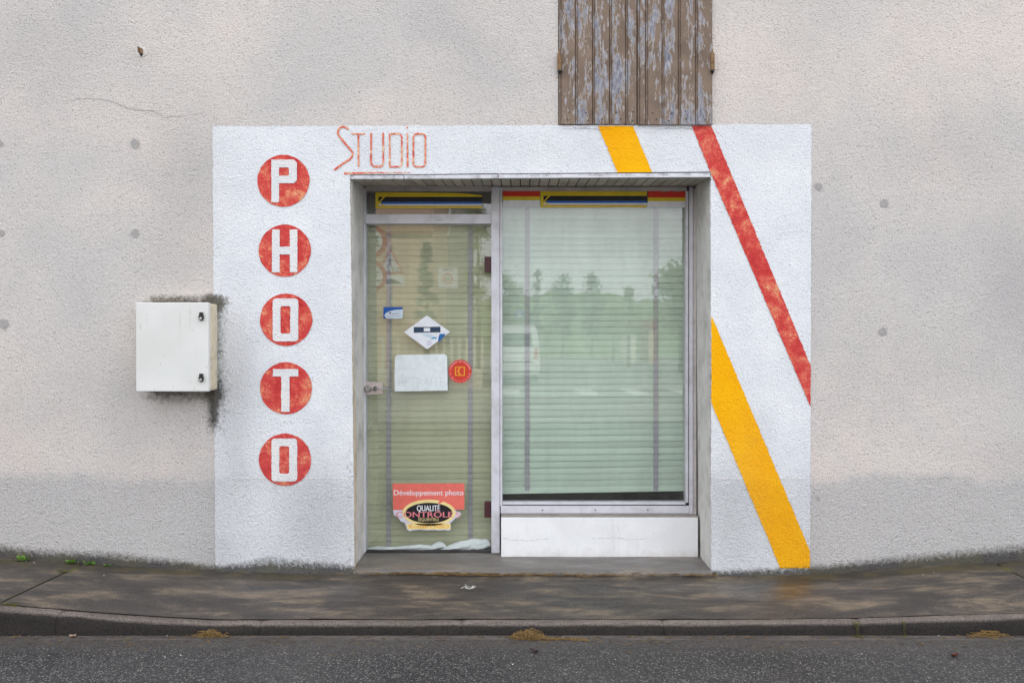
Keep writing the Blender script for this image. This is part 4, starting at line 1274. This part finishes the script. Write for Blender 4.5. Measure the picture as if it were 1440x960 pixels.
# old hook in the wall
hk = thing('wall_hook', 'small rusty hook in a pale mortar plug on the upper wall', 'hook', (X(199), 0, Z(73)))
def hpart(name, mb, mat, **kw):
    o = build(name, mb, mat, hk, **kw); o.matrix_parent_inverse = Matrix.Translation(-hk.location); return o
pl = [W((199 + 8.0 * math.cos(q) * (1 + .08 * math.sin(3 * q)), 73.5 + 7.2 * math.sin(q))) for q in np.linspace(0, 2 * math.pi, 22)[:-1]]
hpart('mortar_plug', MB().prism(pl, -.004, .002), M['plug'], bevel=.002)
hx_, hz_ = W((199, 72))
hpart('shank', MB().box(hx_ - .009, hx_ - .003, -.035, .0, hz_ - .016, hz_ + .016).box(hx_ + .003, hx_ + .010, -.030, .0, hz_ - .020, hz_ + .010), M['hinge'], bevel=.001)
hpart('socket', MB().prism([(hx_ - .010, hz_ - .012), (hx_ + .012, hz_ - .014), (hx_ + .010, hz_ - .026), (hx_ + .002, hz_ - .034), (hx_ - .006, hz_ - .026)], -.0095, -.0065), M['gasket'])

# ------------------------------------------------------------------ litter, straw, weeds
def gz(x, y):
    if y > KB:
        t = min(1, max(0, -y / -KB))
        return z_wall(x) * (1 - t) + (z_kerb(x) + .004) * t
    if y > KF: return z_kerb(x)
    return ROAD_Z + 0.02 * math.sin(min(1, (-y - .9) / 4) * math.pi / 2)
def gpx(px, py):                            # ground point under a pixel
    lo, hi = -3.0, 0.0
    for _ in range(50):
        y = (lo + hi) / 2
        x = X(px, y)
        q = VY + (CAM_Z - gz(x, y)) * FPX / (CAM_D + y)
        if q > py: lo = y
        else: hi = y
    return X(px, y), y
def blades(n, spread_x, spread_y, height, L, seed, r=.0012):
    rr = random.Random(seed)
    mb = MB()
    for _ in range(n):
        cx, cy = rr.gauss(0, spread_x), rr.gauss(0, spread_y)
        f = math.exp(-(cx / (spread_x * 1.6)) ** 2)
        h = rr.uniform(0, height) * f + .003
        a = rr.gauss(0, .75) + (math.pi if rr.random() < .5 else 0)
        l = L * rr.uniform(.4, 1.2)
        p = []
        for k in range(4):
            s = k / 3 - .5
            p.append((cx + math.cos(a) * l * s, cy + math.sin(a) * l * s * .6 + rr.gauss(0, .003), max(.002, h + rr.uniform(-.5, .5) * height * .7 - abs(s) * height * .3)))
        mb.tube(p, [r, r * 1.2, r, r * .5], 4, False)
    return mb
for px, py, n, sx, sy, hh_, L, lab, mm in ((297, 893, 95, .040, .014, .026, .06, 'dry straw tuft lying against the kerb below the white cabinet', 'straw'),
                                       (742, 897, 150, .038, .018, .036, .06, 'brown straw heap in the gutter in front of the mullion', 'straw'),
                                       (1388, 892, 110, .050, .014, .020, .07, 'flat yellow straw tuft by the kerb near the pavement joint', 'straw')):
    x, y = gpx(px, py)
    mb = blades(n, sx, sy, hh_, L, px)
    if px == 742:
        rr = random.Random(5)
        for k in range(60):
            u = rr.random()
            cx, cy = .05 + .22 * u, -.015 - .02 * u + rr.gauss(0, .006)
            a = rr.gauss(0, .35)
            mb.tube([(cx - .02 * math.cos(a), cy - .02 * math.sin(a), .004), (cx, cy, .006 + rr.random() * .006), (cx + .025 * math.cos(a), cy + .02 * math.sin(a), .003)], .0011, 4, False)
    o = build('straw_tuft', mb, M[mm], None, loc=(x, y, gz(x, y)))
    tag(o, lab, 'straw', 'straw tufts along the kerb')
# litter nobody could count: straw along the doorstep and gutter
rr = random.Random(11)
mb = MB(); mb2 = MB()
for k in range(620):
    px = rr.gauss(650, 70) if rr.random() < .55 else rr.uniform(560, 1010)
    if rr.random() > .45 + .55 * mnoise.noise(Vector((px * .021, 4, 0))) + .25: continue
    x = X(px); y = -.020 - abs(rr.gauss(0, .010))
    a = rr.gauss(0, .35); l = rr.uniform(.008, .035)
    z = gz(x, y) + rr.uniform(.001, .012)
    (mb if rr.random() < .55 else mb2).tube([(x - l * math.cos(a), y - l * math.sin(a) * .4, z), (x, y, z + rr.uniform(0, .006)), (x + l * math.cos(a), y + l * math.sin(a) * .4, z + rr.uniform(-.003, .004))], .0013, 4, False)
for k in range(460):
    px = rr.uniform(-20, 1460)
    y = KF - .02 - abs(rr.gauss(0, .08)) if rr.random() < .6 else KF - .012 - rr.random() * .02
    x = X(px, y)
    a = rr.gauss(0, .3); l = rr.uniform(.003, .016)
    z = gz(x, y) + .002
    (mb if rr.random() < .4 else mb2).tube([(x - l * math.cos(a), y - l * math.sin(a) * .5, z), (x, y, z + .002), (x + l * math.cos(a), y + l * math.sin(a) * .5, z)], .001, 4, False)
tag(build('straw_litter', mb, M['straw']), 'loose pale straw scattered along the doorstep and gutter', 'litter', kind='stuff')
tag(build('straw_litter', mb2, M['straw_dark']), 'rotting brown straw scattered along the doorstep and gutter', 'litter', kind='stuff')
def pebble(mb, x, y, z, s, rr):
    vv = [(x + s * dx * rr.uniform(.7, 1.2), y + s * dy * rr.uniform(.7, 1.2), z + s * dz * rr.uniform(.6, 1)) for dx, dy, dz in ((1, 0, .4), (0, 1, .4), (-1, 0, .4), (0, -1, .4), (0, 0, 1), (0, 0, -.1))]
    mb.add(vv, [(0, 1, 4), (1, 2, 4), (2, 3, 4), (3, 0, 4), (1, 0, 5), (2, 1, 5), (3, 2, 5), (0, 3, 5)])
mb = MB()
for px, py, s in ((146, 809, .0055), (37, 789, .005), (48, 791, .006), (276, 875, .004), (235, 891, .005), (254, 921, .006), (232, 923, .004), (433, 869, .005), (302, 894, .004), (345, 872, .003), (390, 820, .004), (600, 826, .003), (613, 841, .003), (505, 928, .004), (447, 918, .005), (400, 917, .004), (721, 934, .006), (792, 896, .006), (865, 927, .004), (1212, 919, .005), (1298, 808, .005), (1313, 805, .005), (1320, 806, .003), (1320, 892, .005), (1316, 854, .003), (1275, 850, .003), (803, 850, .004), (530, 943, .004), (1160, 912, .003)):
    x, y = gpx(px, py); pebble(mb, x, y, gz(x, y), s * .8, rr)
for k in range(170):
    x, y = gpx(rr.uniform(-10, 1450), rr.uniform(815, 955)); pebble(mb, x, y, gz(x, y) + .0005, rr.uniform(.0008, .0022), rr)
tag(build('white_grit', mb, M['grit']), 'tiny white stone chips scattered over pavement and road', 'grit', kind='stuff')
mb = MB()
for k in range(26):
    px, py = rr.gauss(660, 5), 827 + rr.gauss(0, 1.6)
    if k < 3: px, py = 630 + k * 7, 821 + k * .8
    x, y = gpx(px, py)
    q0 = rr.random() * 6
    sz = .35 if k < 3 else 1
    pts = [(x + sz * .008 * rr.uniform(.5, 1) * math.cos(q0 + q), y + sz * .010 * rr.uniform(.5, 1) * math.sin(q0 + q), gz(x, y) + .0035 + .0001 * k) for q in np.linspace(0, 5.3, 7)]
    mb.add(pts, [tuple(range(7))])
build('white_splash', mb, M['splash'], pavement)['label'] = 'dried white splash on the pavement'

def weed(px, py, n, L, seed, label, mat='weed', parentless=True, up=.8):
    rr = random.Random(seed)
    x, y = X(px, -.02), -.02
    mb = MB()
    for k in range(n):
        a = rr.uniform(-.2, math.pi + .2) + math.pi
        e = rr.uniform(.35, 1.3) * up
        l = L * rr.uniform(.55, 1.1)
        w_ = l * rr.uniform(.22, .34)
        d = Vector((math.cos(a) * math.cos(e), math.sin(a) * math.cos(e) * .7, math.sin(e)))
        sd = d.cross(Vector((0, 0, 1))).normalized()
        b = Vector((rr.gauss(0, L * .25), rr.uniform(-.01, .005), .001))
        p = [b, b + d * l * .35 + sd * w_ * .7, b + d * l * .7 + sd * w_, b + d * l - Vector((0, 0, l * .12)), b + d * l * .7 - sd * w_, b + d * l * .35 - sd * w_ * .7]
        mb.add(p, [(0, 1, 2, 3), (0, 3, 4, 5)])
    o = build('weed', mb, M[mat], None, loc=(x, y, z_wall(x) - .002))
    return tag(o, label, 'weed', 'weeds at the foot of the wall')
weed(33, 784, 16, .046, 1, 'small solitary green weed growing at the foot of the grey wall')
weed(101, 786, 26, .042, 2, 'green weed with pale leaves beside the pavement joint')
weed(127, 788, 18, .036, 3, 'low spreading green weed between the pavement joint and the cabinet')
weed(152, 790, 30, .026, 4, 'flat mossy green weed below the white wall cabinet', up=.5)
def moss_clump(px, py, n, sx, sy, seed, label):
    rr = random.Random(seed)
    x, y = gpx(px, py)
    mb = MB()
    for k in range(n):
        cx, cy = rr.gauss(0, sx), rr.gauss(0, sy)
        pebble(mb, cx, cy, gz(x + cx, y + cy) - gz(x, y), rr.uniform(.002, .006), rr)
        a = rr.random() * 6.3
        mb.tube([(cx, cy, gz(x + cx, y + cy) - gz(x, y)), (cx + .006 * math.cos(a), cy + .006 * math.sin(a), .010)], [.0008, .0003], 3, False)
    tag(build('moss_clump', mb, M['moss'], None, loc=(x, y, gz(x, y))), label, 'moss', 'moss clumps in pavement joints')
moss_clump(16, 850, 70, .022, .010, 1, 'olive moss clump where the cracked joint meets the kerb')
moss_clump(1206, 878, 60, .010, .018, 2, 'olive moss clump in the kerb joint right of the yellow stripe')
moss_clump(1272, 876, 26, .006, .010, 3, 'tiny moss tuft on the kerb edge near the flat straw')
moss_clump(88, 803, 40, .018, .008, 4, 'yellowish moss at the wall end of the pavement joint')
def dead_leaf(px, py, L, seed, label, mat):
    rr = random.Random(seed)
    x, y = gpx(px, py)
    def fn(u, v):
        w_ = math.sin(math.pi * min(1, u * 1.02)) ** .8 * L * .38
        s = (v - .5) * 2
        return ((u - .5) * L, s * w_ * .8, .004 + .35 * L * (s * s) * .5 + .012 * math.sin(u * 5 + seed) * L * 8 + .006 * mnoise.noise(Vector((u * 4, v * 4, seed))))
    o = build('dead_leaf', MB().sheet(fn, 10, 6), M[mat], None, loc=(x, y, gz(x, y) + .003), smooth=True)
    o.rotation_euler = (0, 0, rr.uniform(-.5, .5))
    return tag(o, label, 'leaf', 'dead leaves in the gutter')
dead_leaf(751, 917, .040, 1, 'dark curled dead leaf on the asphalt below the straw heap', 'leaf_dark')
dead_leaf(1342, 923, .042, 2, 'reddish brown dead leaf on the asphalt below the flat straw', 'leaf_dead')
dead_leaf(102, 896, .040, 3, 'pale tan dead leaf lying at the foot of the kerb', 'leaf_pale')

# ------------------------------------------------------------------ across the street (seen mirrored in the glass)
FM = {k: simple('far_' + k, S(*c), r, .06, s_) for k, c, r, s_ in (
    ('peach', (212, 182, 154), .9, 1.5), ('grey', (150, 150, 142), .9, 1.2), ('tile', (158, 104, 78), .9, 6), ('white', (232, 232, 230), .5, 3), ('post', (140, 142, 144), .4, 5),
    ('signred', (190, 40, 44), .4, 4), ('signblack', (30, 30, 32), .5, 4), ('signblue', (36, 88, 170), .4, 4), ('van', (240, 242, 242), .25, 2), ('tyre', (30, 30, 30), .8, 5),
    ('lamp', (200, 60, 40), .25, 5), ('bark', (92, 78, 64), .9, 9), ('cream', (226, 216, 196), .9, 2), ('hill', (122, 136, 98), .95, .1), ('line', (222, 222, 218), .7, 3))}
def leaf_mat(name, a, b):
    m = Mat(name)
    m.color(m.ramp(m.noise(m.pos(), 1.6, 4), [(0.35, S(*a)), (0.65, S(*b))]))
    m.rough(.6)
    return m.m
FM['leaf'] = leaf_mat('far_leaf', (104, 122, 66), (176, 182, 118)); FM['conifer'] = leaf_mat('far_conifer', (44, 62, 42), (72, 90, 58))

fh = thing('far_house', 'peach rendered house with a row of clay tile ends across the street', 'building', (-7.5, -24, 0))
def fp(name, mb, mat, root, **kw):
    o = build(name, mb, mat, root, **kw); o.matrix_parent_inverse = Matrix.Translation(-root.location); return o
xr = MIR(609, 0, -24)[0]
fp('wall', MB().box(-12, xr, -33, -24, -.3, 8.0), FM['peach'], fh)
gzt = MIR(0, 330, -24)[1]
for k in range(26):
    cx = xr - .12 - k * .22
    pts = [(cx + .10 * math.cos(q), gzt + .11 * math.sin(q)) for q in np.linspace(0, math.pi, 8)]
    fp('tile', MB().prism(pts, -24.0, -23.86), FM['tile'], fh)
fp('roof', MB().add([(-12.3, -33.3, 8.0), (xr + .3, -33.3, 8.0), (xr + .3, -23.7, 8.0), (-12.3, -23.7, 8.0), (-12.3, -28.5, 9.8), (xr + .3, -28.5, 9.8)], [(0, 1, 5, 4), (2, 3, 4, 5), (1, 2, 5), (3, 0, 4), (0, 3, 2, 1)]), FM['tile'], fh)
for cx in (-10.2, -7.4):
    f_ = fp('window', MB().box(cx - .55, cx + .55, -24.02, -23.97, 1.0, 2.4), FM['white'], fh)
    p_ = build('pane', MB().box(cx - .48, cx + .48, -24.0, -23.96, 1.07, 2.33), M['glass_far'], f_)
gh = thing('far_house', 'grey house with a white drainpipe behind the peach house', 'building', (-2.6, -30, 0))
x0g, x1g = xr + .02, MIR(652, 0, -30)[0]
fp('wall', MB().box(x0g - .9, x1g, -38, -30, -.3, 9.0), FM['grey'], gh)
fp('roof', MB().add([(x0g - 1.1, -38.3, 9.0), (x1g + .3, -38.3, 9.0), (x1g + .3, -29.6, 9.0), (x0g - 1.1, -29.6, 9.0), (x0g - 1.1, -34, 10.6), (x1g + .3, -34, 10.6)], [(0, 1, 5, 4), (2, 3, 4, 5), (1, 2, 5), (3, 0, 4), (0, 3, 2, 1)]), FM['tile'], gh)
dp = [MIR(632, 250, -29.9), MIR(632, 318, -29.9), MIR(631, 329, -29.9), MIR(613, 337, -29.9), MIR(612, 345, -29.9), MIR(612, 440, -29.9)]
fp('drainpipe', MB().tube([(a, -29.9, b) for a, b in dp], .06, 8), FM['white'], gh)

def pole(root, x, y, h): fp('post', MB().tube([(x, y, -.05), (x, y, h)], .04, 10), FM['post'], root)
def round_sign(root, px, py, Y, rad, txt, name='sign_plate'):
    cx, cz = MIR(px, py, Y)
    pl_ = fp(name, MB().prism([(cx + rad * math.cos(q), cz + rad * math.sin(q)) for q in np.linspace(0, 2 * math.pi, 33)[:-1]], Y + .05, Y + .07), FM['signred'], root)
    a = build('white_field', MB().prism([(cx + rad * .74 * math.cos(q), cz + rad * .74 * math.sin(q)) for q in np.linspace(0, 2 * math.pi, 33)[:-1]], Y + .071, Y + .075), FM['white'], pl_)
    hw, hh2 = rad * .55, rad * .30
    b = lettering(txt, (cx - hw, cx + hw, cz - hh2, cz + hh2), Y + .079, FM['signblack'], pl_, flip=True, bold=.008)
Y1 = -10.2
x1p = MIR(521.5, 0, Y1)[0]
rs = thing('road_sign', 'post with round red rimmed weight and speed limit signs across the street', 'road sign', (x1p, Y1, 0))
pole(rs, x1p, Y1, 3.7)
round_sign(rs, 521.5, 340, Y1, .31, '3,5t')
round_sign(rs, 521.5, 389, Y1, .31, '30')
Y2 = -13.0
x2p = MIR(549.5, 0, Y2)[0]
ts = thing('road_sign', 'post with a triangular pedestrian crossing sign across the street', 'road sign', (x2p, Y2, 0))
pole(ts, x2p, Y2, 3.5)
A_, B_, C_ = MIR(549.5, 349, Y2), MIR(568.5, 385, Y2), MIR(530.5, 385, Y2)
pl_ = fp('sign_plate', MB().prism([A_, B_, C_], Y2 + .05, Y2 + .07), FM['signred'], ts)
cen = Vector(((A_[0] + B_[0] + C_[0]) / 3, (A_[1] + B_[1] + C_[1]) / 3))
inn = [tuple(cen + (Vector(p) - cen) * .78) for p in (A_, B_, C_)]
subs = [build('white_field', MB().prism(inn, Y2 + .071, Y2 + .075), FM['white'], pl_)]
wk = MB()
def wl_(a, b, w_):
    p = [MIR(q[0], q[1], Y2) for q in line_px(a, b, w_)]
    wk.prism(p, Y2 + .076, Y2 + .079)
for a, b, w_ in (((549, 362), (549, 370), 2.6), ((549, 370), (546, 376), 1.6), ((549, 370), (552, 376), 1.6), ((549, 364), (545.5, 368), 1.2), ((549, 364), (553, 367), 1.2), ((541, 378), (543, 382.5), 2), ((547, 378), (548, 382.5), 2), ((553, 378), (554, 382.5), 2), ((558.5, 378), (560, 382.5), 2)): wl_(a, b, w_)
wk.prism([MIR(549 + 1.6 * math.cos(q), 359.6 + 1.6 * math.sin(q), Y2) for q in np.linspace(0, 6.28, 13)[:-1]], Y2 + .076, Y2 + .079)
subs.append(build('walking_figure', wk, FM['signblack'], pl_))
pa, pb = MIR(531, 387, Y2), MIR(569, 402, Y2)
pn = fp('sub_panel', MB().box(pa[0], pb[0], Y2 + .05, Y2 + .065, pb[1], pa[1]), FM['white'], ts)
hp = [MIR(p[0], p[1], Y2) for p in ((533, 399.5), (540, 396), (546, 392.5), (552, 392), (560, 396), (567, 399.5))]
o = build('hump_mark', MB().prism(hp, Y2 + .066, Y2 + .069), FM['signblack'], pn)
Y3 = -18.0
x3p = MIR(630, 0, Y3)[0]
zs = thing('road_sign', 'square white zone sign with a red ring on its own post across the street', 'road sign', (x3p, Y3, 0))
pole(zs, x3p, Y3, 3.1)
a, b = MIR(616.5, 376, Y3), MIR(643.5, 405, Y3)
pl_ = fp('sign_plate', MB().box(a[0], b[0], Y3 + .05, Y3 + .07, b[1], a[1]), FM['white'], zs)
a, b = MIR(623, 376, Y3), MIR(637, 381.5, Y3)
subs = [lettering('ZONE', (a[0], b[0], b[1], MIR(0, 377.5, Y3)[1]), Y3 + .074, FM['signblack'], pl_, flip=True, bold=.006)]
c_ = MIR(630, 392, Y3)
subs.append(build('ring', MB().prism([(c_[0] + .15 * math.cos(q), c_[1] + .15 * math.sin(q)) for q in np.linspace(0, 2 * math.pi, 25)[:-1]], Y3 + .071, Y3 + .074), FM['signred'], pl_))
subs.append(build('ring_field', MB().prism([(c_[0] + .11 * math.cos(q), c_[1] + .11 * math.sin(q)) for q in np.linspace(0, 2 * math.pi, 25)[:-1]], Y3 + .0745, Y3 + .077), FM['white'], pl_))
subs.append(lettering('30', (c_[0] - .075, c_[0] + .075, c_[1] - .055, c_[1] + .055), Y3 + .080, FM['signblack'], pl_, flip=True, bold=.006))
Y4 = -34
x4p = MIR(731, 0, Y4)[0]
cs = thing('road_sign', 'small square blue crossing sign behind the white van', 'road sign', (x4p, Y4, 0))
pole(cs, x4p, Y4, 3.0)
a, b = MIR(724.5, 436, Y4), MIR(737, 447.5, Y4)
pl_ = fp('sign_plate', MB().box(a[0], b[0], Y4 + .05, Y4 + .07, b[1], a[1]), FM['signblue'], cs)
o = build('white_triangle', MB().prism([MIR(730.8, 437.5, Y4), MIR(735.4, 446, Y4), MIR(726.2, 446, Y4)], Y4 + .071, Y4 + .075), FM['white'], pl_)

# small white van, its rear towards the shop
VYr = -24.0
vxc = MIR(724, 0, VYr)[0]
van = thing('van', 'small white van parked across the street with its rear to the shop', 'van', (vxc, VYr - 2, 0))
def vp(name, mb, mat, parent=None, **kw):
    o = build(name, mb, mat, parent or van, **kw); o.matrix_parent_inverse = Matrix.Translation(-van.location); return o
hw = .86
sec = [(-hw * .98, .32), (hw * .98, .32), (hw, .75), (hw * .985, 1.15), (hw * .90, 1.80), (hw * .78, 1.98), (-hw * .78, 1.98), (-hw * .90, 1.80), (-hw * .985, 1.15), (-hw, .75)]
mb = MB()
stations = [(VYr, .99, 1.0), (VYr - .15, 1.0, 1.0), (VYr - 2.4, 1.0, 1.0), (VYr - 2.9, .99, .97), (VYr - 3.35, .97, .66), (VYr - 4.0, .93, .58)]
vv = []
for yy, sx, st_ in stations:
    for x, z in sec:
        zz = z if z < 1.0 else 1.0 + (z - 1.0) * max(.05, (st_ - .5) / .5)
        vv.append((vxc + x * sx, yy, zz))
n = len(sec)
mb.add(vv, [(k * n + q, k * n + (q + 1) % n, (k + 1) * n + (q + 1) % n, (k + 1) * n + q) for k in range(len(stations) - 1) for q in range(n)])
mb.f.append(tuple(range(n))); mb.f.append(tuple((len(stations) - 1) * n + q for q in range(n - 1, -1, -1)))
vp('body', mb, FM['van'], bevel=.03)
vp('rear_window', MB().prism([(vxc - .62, 1.28), (vxc + .62, 1.28), (vxc + .58, 1.72), (vxc - .58, 1.72)], VYr, VYr + .012), M['glass_far'])
vp('bumper', MB().box(vxc - .84, vxc + .84, VYr, VYr + .10, .42, .68), FM['van'], bevel=.03)
vp('tailgate_gap', MB().box(vxc - .64, vxc + .64, VYr + .001, VYr + .008, .695, .76), FM['signblack'])
np_ = vp('number_plate', MB().box(vxc - .26, vxc + .26, VYr + .10, VYr + .108, .49, .60), FM['white'])
for s_ in (-1, 1):
    vp('tail_light', MB().prism([(vxc + s_ * .66, .86), (vxc + s_ * .80, .84), (vxc + s_ * .79, 1.22), (vxc + s_ * .72, 1.24)], VYr, VYr + .03), FM['lamp'])
    for yy in (VYr - .75, VYr - 3.2):
        vp('wheel', MB().tube([(vxc + s_ * .62, yy, .30), (vxc + s_ * .82, yy, .30)], .31, 18), FM['tyre'])
    vp('mirror', MB().box(vxc + s_ * .90 - .08, vxc + s_ * .90 + .08, VYr - 3.0, VYr - 2.9, 1.15, 1.35), FM['signblack'])
    vp('side_window', MB().box(vxc + s_ * .845 - .004, vxc + s_ * .845 + .03, VYr - 1.2, VYr - .4, 1.25, 1.6), M['glass_far'])

# crossing stripes on the square
for px in (706, 812, 880, 950):
    y_ = -19.2
    cx = MIR(px + 12, 0, y_)[0]
    tag(build('road_marking', MB().sheet(lambda u, v: (cx - .25 + .5 * u, y_ - 1.6 + 3.2 * v, -.051), 1, 1), FM['line']), kind='structure')

def tree(label, px, py_top, py_bot, half_px, Y, mat, conifer, seed, n=1500):
    cx, zt = MIR(px, py_top, Y)
    zb = MIR(px, py_bot, Y)[1]
    hw_ = half_px * (CAM_D + 2 * YG - Y) / FPX
    zb = max(zb, .9)
    t = thing('conifer' if conifer else 'tree', label, 'tree', (cx, Y, -.05), 'trees across the street')
    rr = random.Random(seed)
    tr = MB().tube([(cx, Y, -.1), (cx + .05 * hw_, Y, zb), (cx, Y, (zb + zt) / 2), (cx, Y, zt - .1 * (zt - zb))], [.12 * hw_ + .05, .09 * hw_ + .04, .05 * hw_ + .02, .01], 8)
    for k in range(7):
        a = rr.random() * 6.28
        z0 = zb + (zt - zb) * (.05 + .08 * k)
        tr.tube([(cx, Y, z0), (cx + math.cos(a) * hw_ * .6, Y + math.sin(a) * hw_ * .6, z0 + .25 * (zt - zb))], [.035 * hw_ + .01, .008], 5, False)
    fp('trunk', tr, FM['bark'], t)
    cl = []
    for k in range(40):
        u = rr.random()
        if conifer: r_ = hw_ * (1 - u) * rr.uniform(.5, 1); z = zb + (zt - zb) * u
        else:
            ph = math.acos(1 - 2 * u); r_ = hw_ * math.sin(ph) * rr.uniform(.45, 1); z = (zb + zt) / 2 - (zt - zb) / 2 * math.cos(ph) * rr.uniform(.6, 1)
        a = rr.random() * 6.28
        cl.append((cx + r_ * math.cos(a), Y + r_ * math.sin(a), z))
    V, F = [], []
    s = max(.06, hw_ * .11)
    for k in range(n):
        c = rr.choice(cl)
        sg = hw_ * (.16 if conifer else .24)
        p = Vector((c[0] + rr.gauss(0, sg), c[1] + rr.gauss(0, sg), c[2] + rr.gauss(0, sg)))
        d = Vector((rr.gauss(0, 1), rr.gauss(0, 1), rr.gauss(0, 1))).normalized()
        e = d.orthogonal().normalized() * s * rr.uniform(.4, .7); d = d * s * rr.uniform(.7, 1.3)
        o_ = len(V)
        V += [tuple(p - d), tuple(p + e), tuple(p + d), tuple(p - e)]
        F.append((o_, o_ + 1, o_ + 2, o_ + 3))
    mbc = MB(); mbc.v, mbc.f = V, F
    fp('crown', mbc, mat, t)
    return t
tree('narrow dark conifer in front of the peach house', 600, 344, 445, 17, -19.5, FM['conifer'], True, 1)
tree('leafy tree beside the grey house with the drainpipe', 672, 262, 450, 19, -27, FM['leaf'], False, 2, 2200)
tree('yellowish tree standing behind the white van', 716, 388, 470, 24, -42, FM['leaf'], False, 3)
tree('bushy tree at the end of the square farthest from the peach house', 958, 372, 465, 34, -36, FM['leaf'], False, 4, 2600)
tree('pointed light green tree next to the cream cottage', 884, 408, 470, 17, -46, FM['leaf'], True, 5)
tree('tall dark conifer among the distant trees right of the van', 756, 382, 480, 15, -80, FM['conifer'], True, 6)
tree('broad dark tree in the middle of the distant trees', 791, 384, 480, 18, -85, FM['conifer'], False, 7)
tree('dark rounded tree of the distant trees nearest the light green one', 832, 386, 480, 17, -85, FM['conifer'], False, 8)
tree('round green bush by the cream cottage', 862, 432, 478, 16, -60, FM['leaf'], False, 9)

hl = MB()
hl.sheet(lambda u, v: (-90 + 180 * u, -92 - 40 * v, -.4 + (8.4 + 1.4 * mnoise.noise(Vector(((-90 + 180 * u) * .07, 0, 0))) + .9 * mnoise.noise(Vector(((-90 + 180 * u) * .35, 2, 0))) + .7 * mnoise.noise(Vector(((-90 + 180 * u) * .9, 5, 0)))) * math.sin(v * math.pi)), 240, 12)
tag(build('hill', hl, FM['hill'], smooth=True), kind='structure')
def cottage(label, px0, px1, py0, py1, Y, mat):
    a, b = MIR(px0, py0, Y), MIR(px1, py1, Y)
    t = thing('cottage', label, 'building', ((a[0] + b[0]) / 2, Y, -.05))
    fp('wall', MB().box(a[0], b[0], Y - 5, Y, -.3, a[1]), mat, t)
    mx = (a[0] + b[0]) / 2
    fp('roof', MB().add([(a[0] - .2, Y + .2, a[1]), (b[0] + .2, Y + .2, a[1]), (b[0] + .2, Y - 5.2, a[1]), (a[0] - .2, Y - 5.2, a[1]), (mx, Y + .2, a[1] + .8), (mx, Y - 5.2, a[1] + .8)], [(0, 1, 4), (1, 2, 5, 4), (2, 3, 5), (3, 0, 4, 5), (0, 3, 2, 1)]), FM['tile'], t)
cottage('small cream cottage far across the square', 884, 894, 465, 482, -60, FM['cream'])
cottage('small peach cottage far across the square', 912, 922, 462, 484, -60, FM['peach'])
# low garden wall with pale posts in front of the far houses
gw = thing('garden_fence', 'low fence with pale posts in front of the far houses', 'fence', (-3, -21.5, 0))
fp('base_wall', MB().box(-6.0, -1.2, -21.6, -21.4, -.1, .55), FM['cream'], gw)
for k in range(20): fp('post', MB().box(-5.9 + .245 * k, -5.82 + .245 * k, -21.54, -21.46, .55, 1.55), FM['cream'], gw)
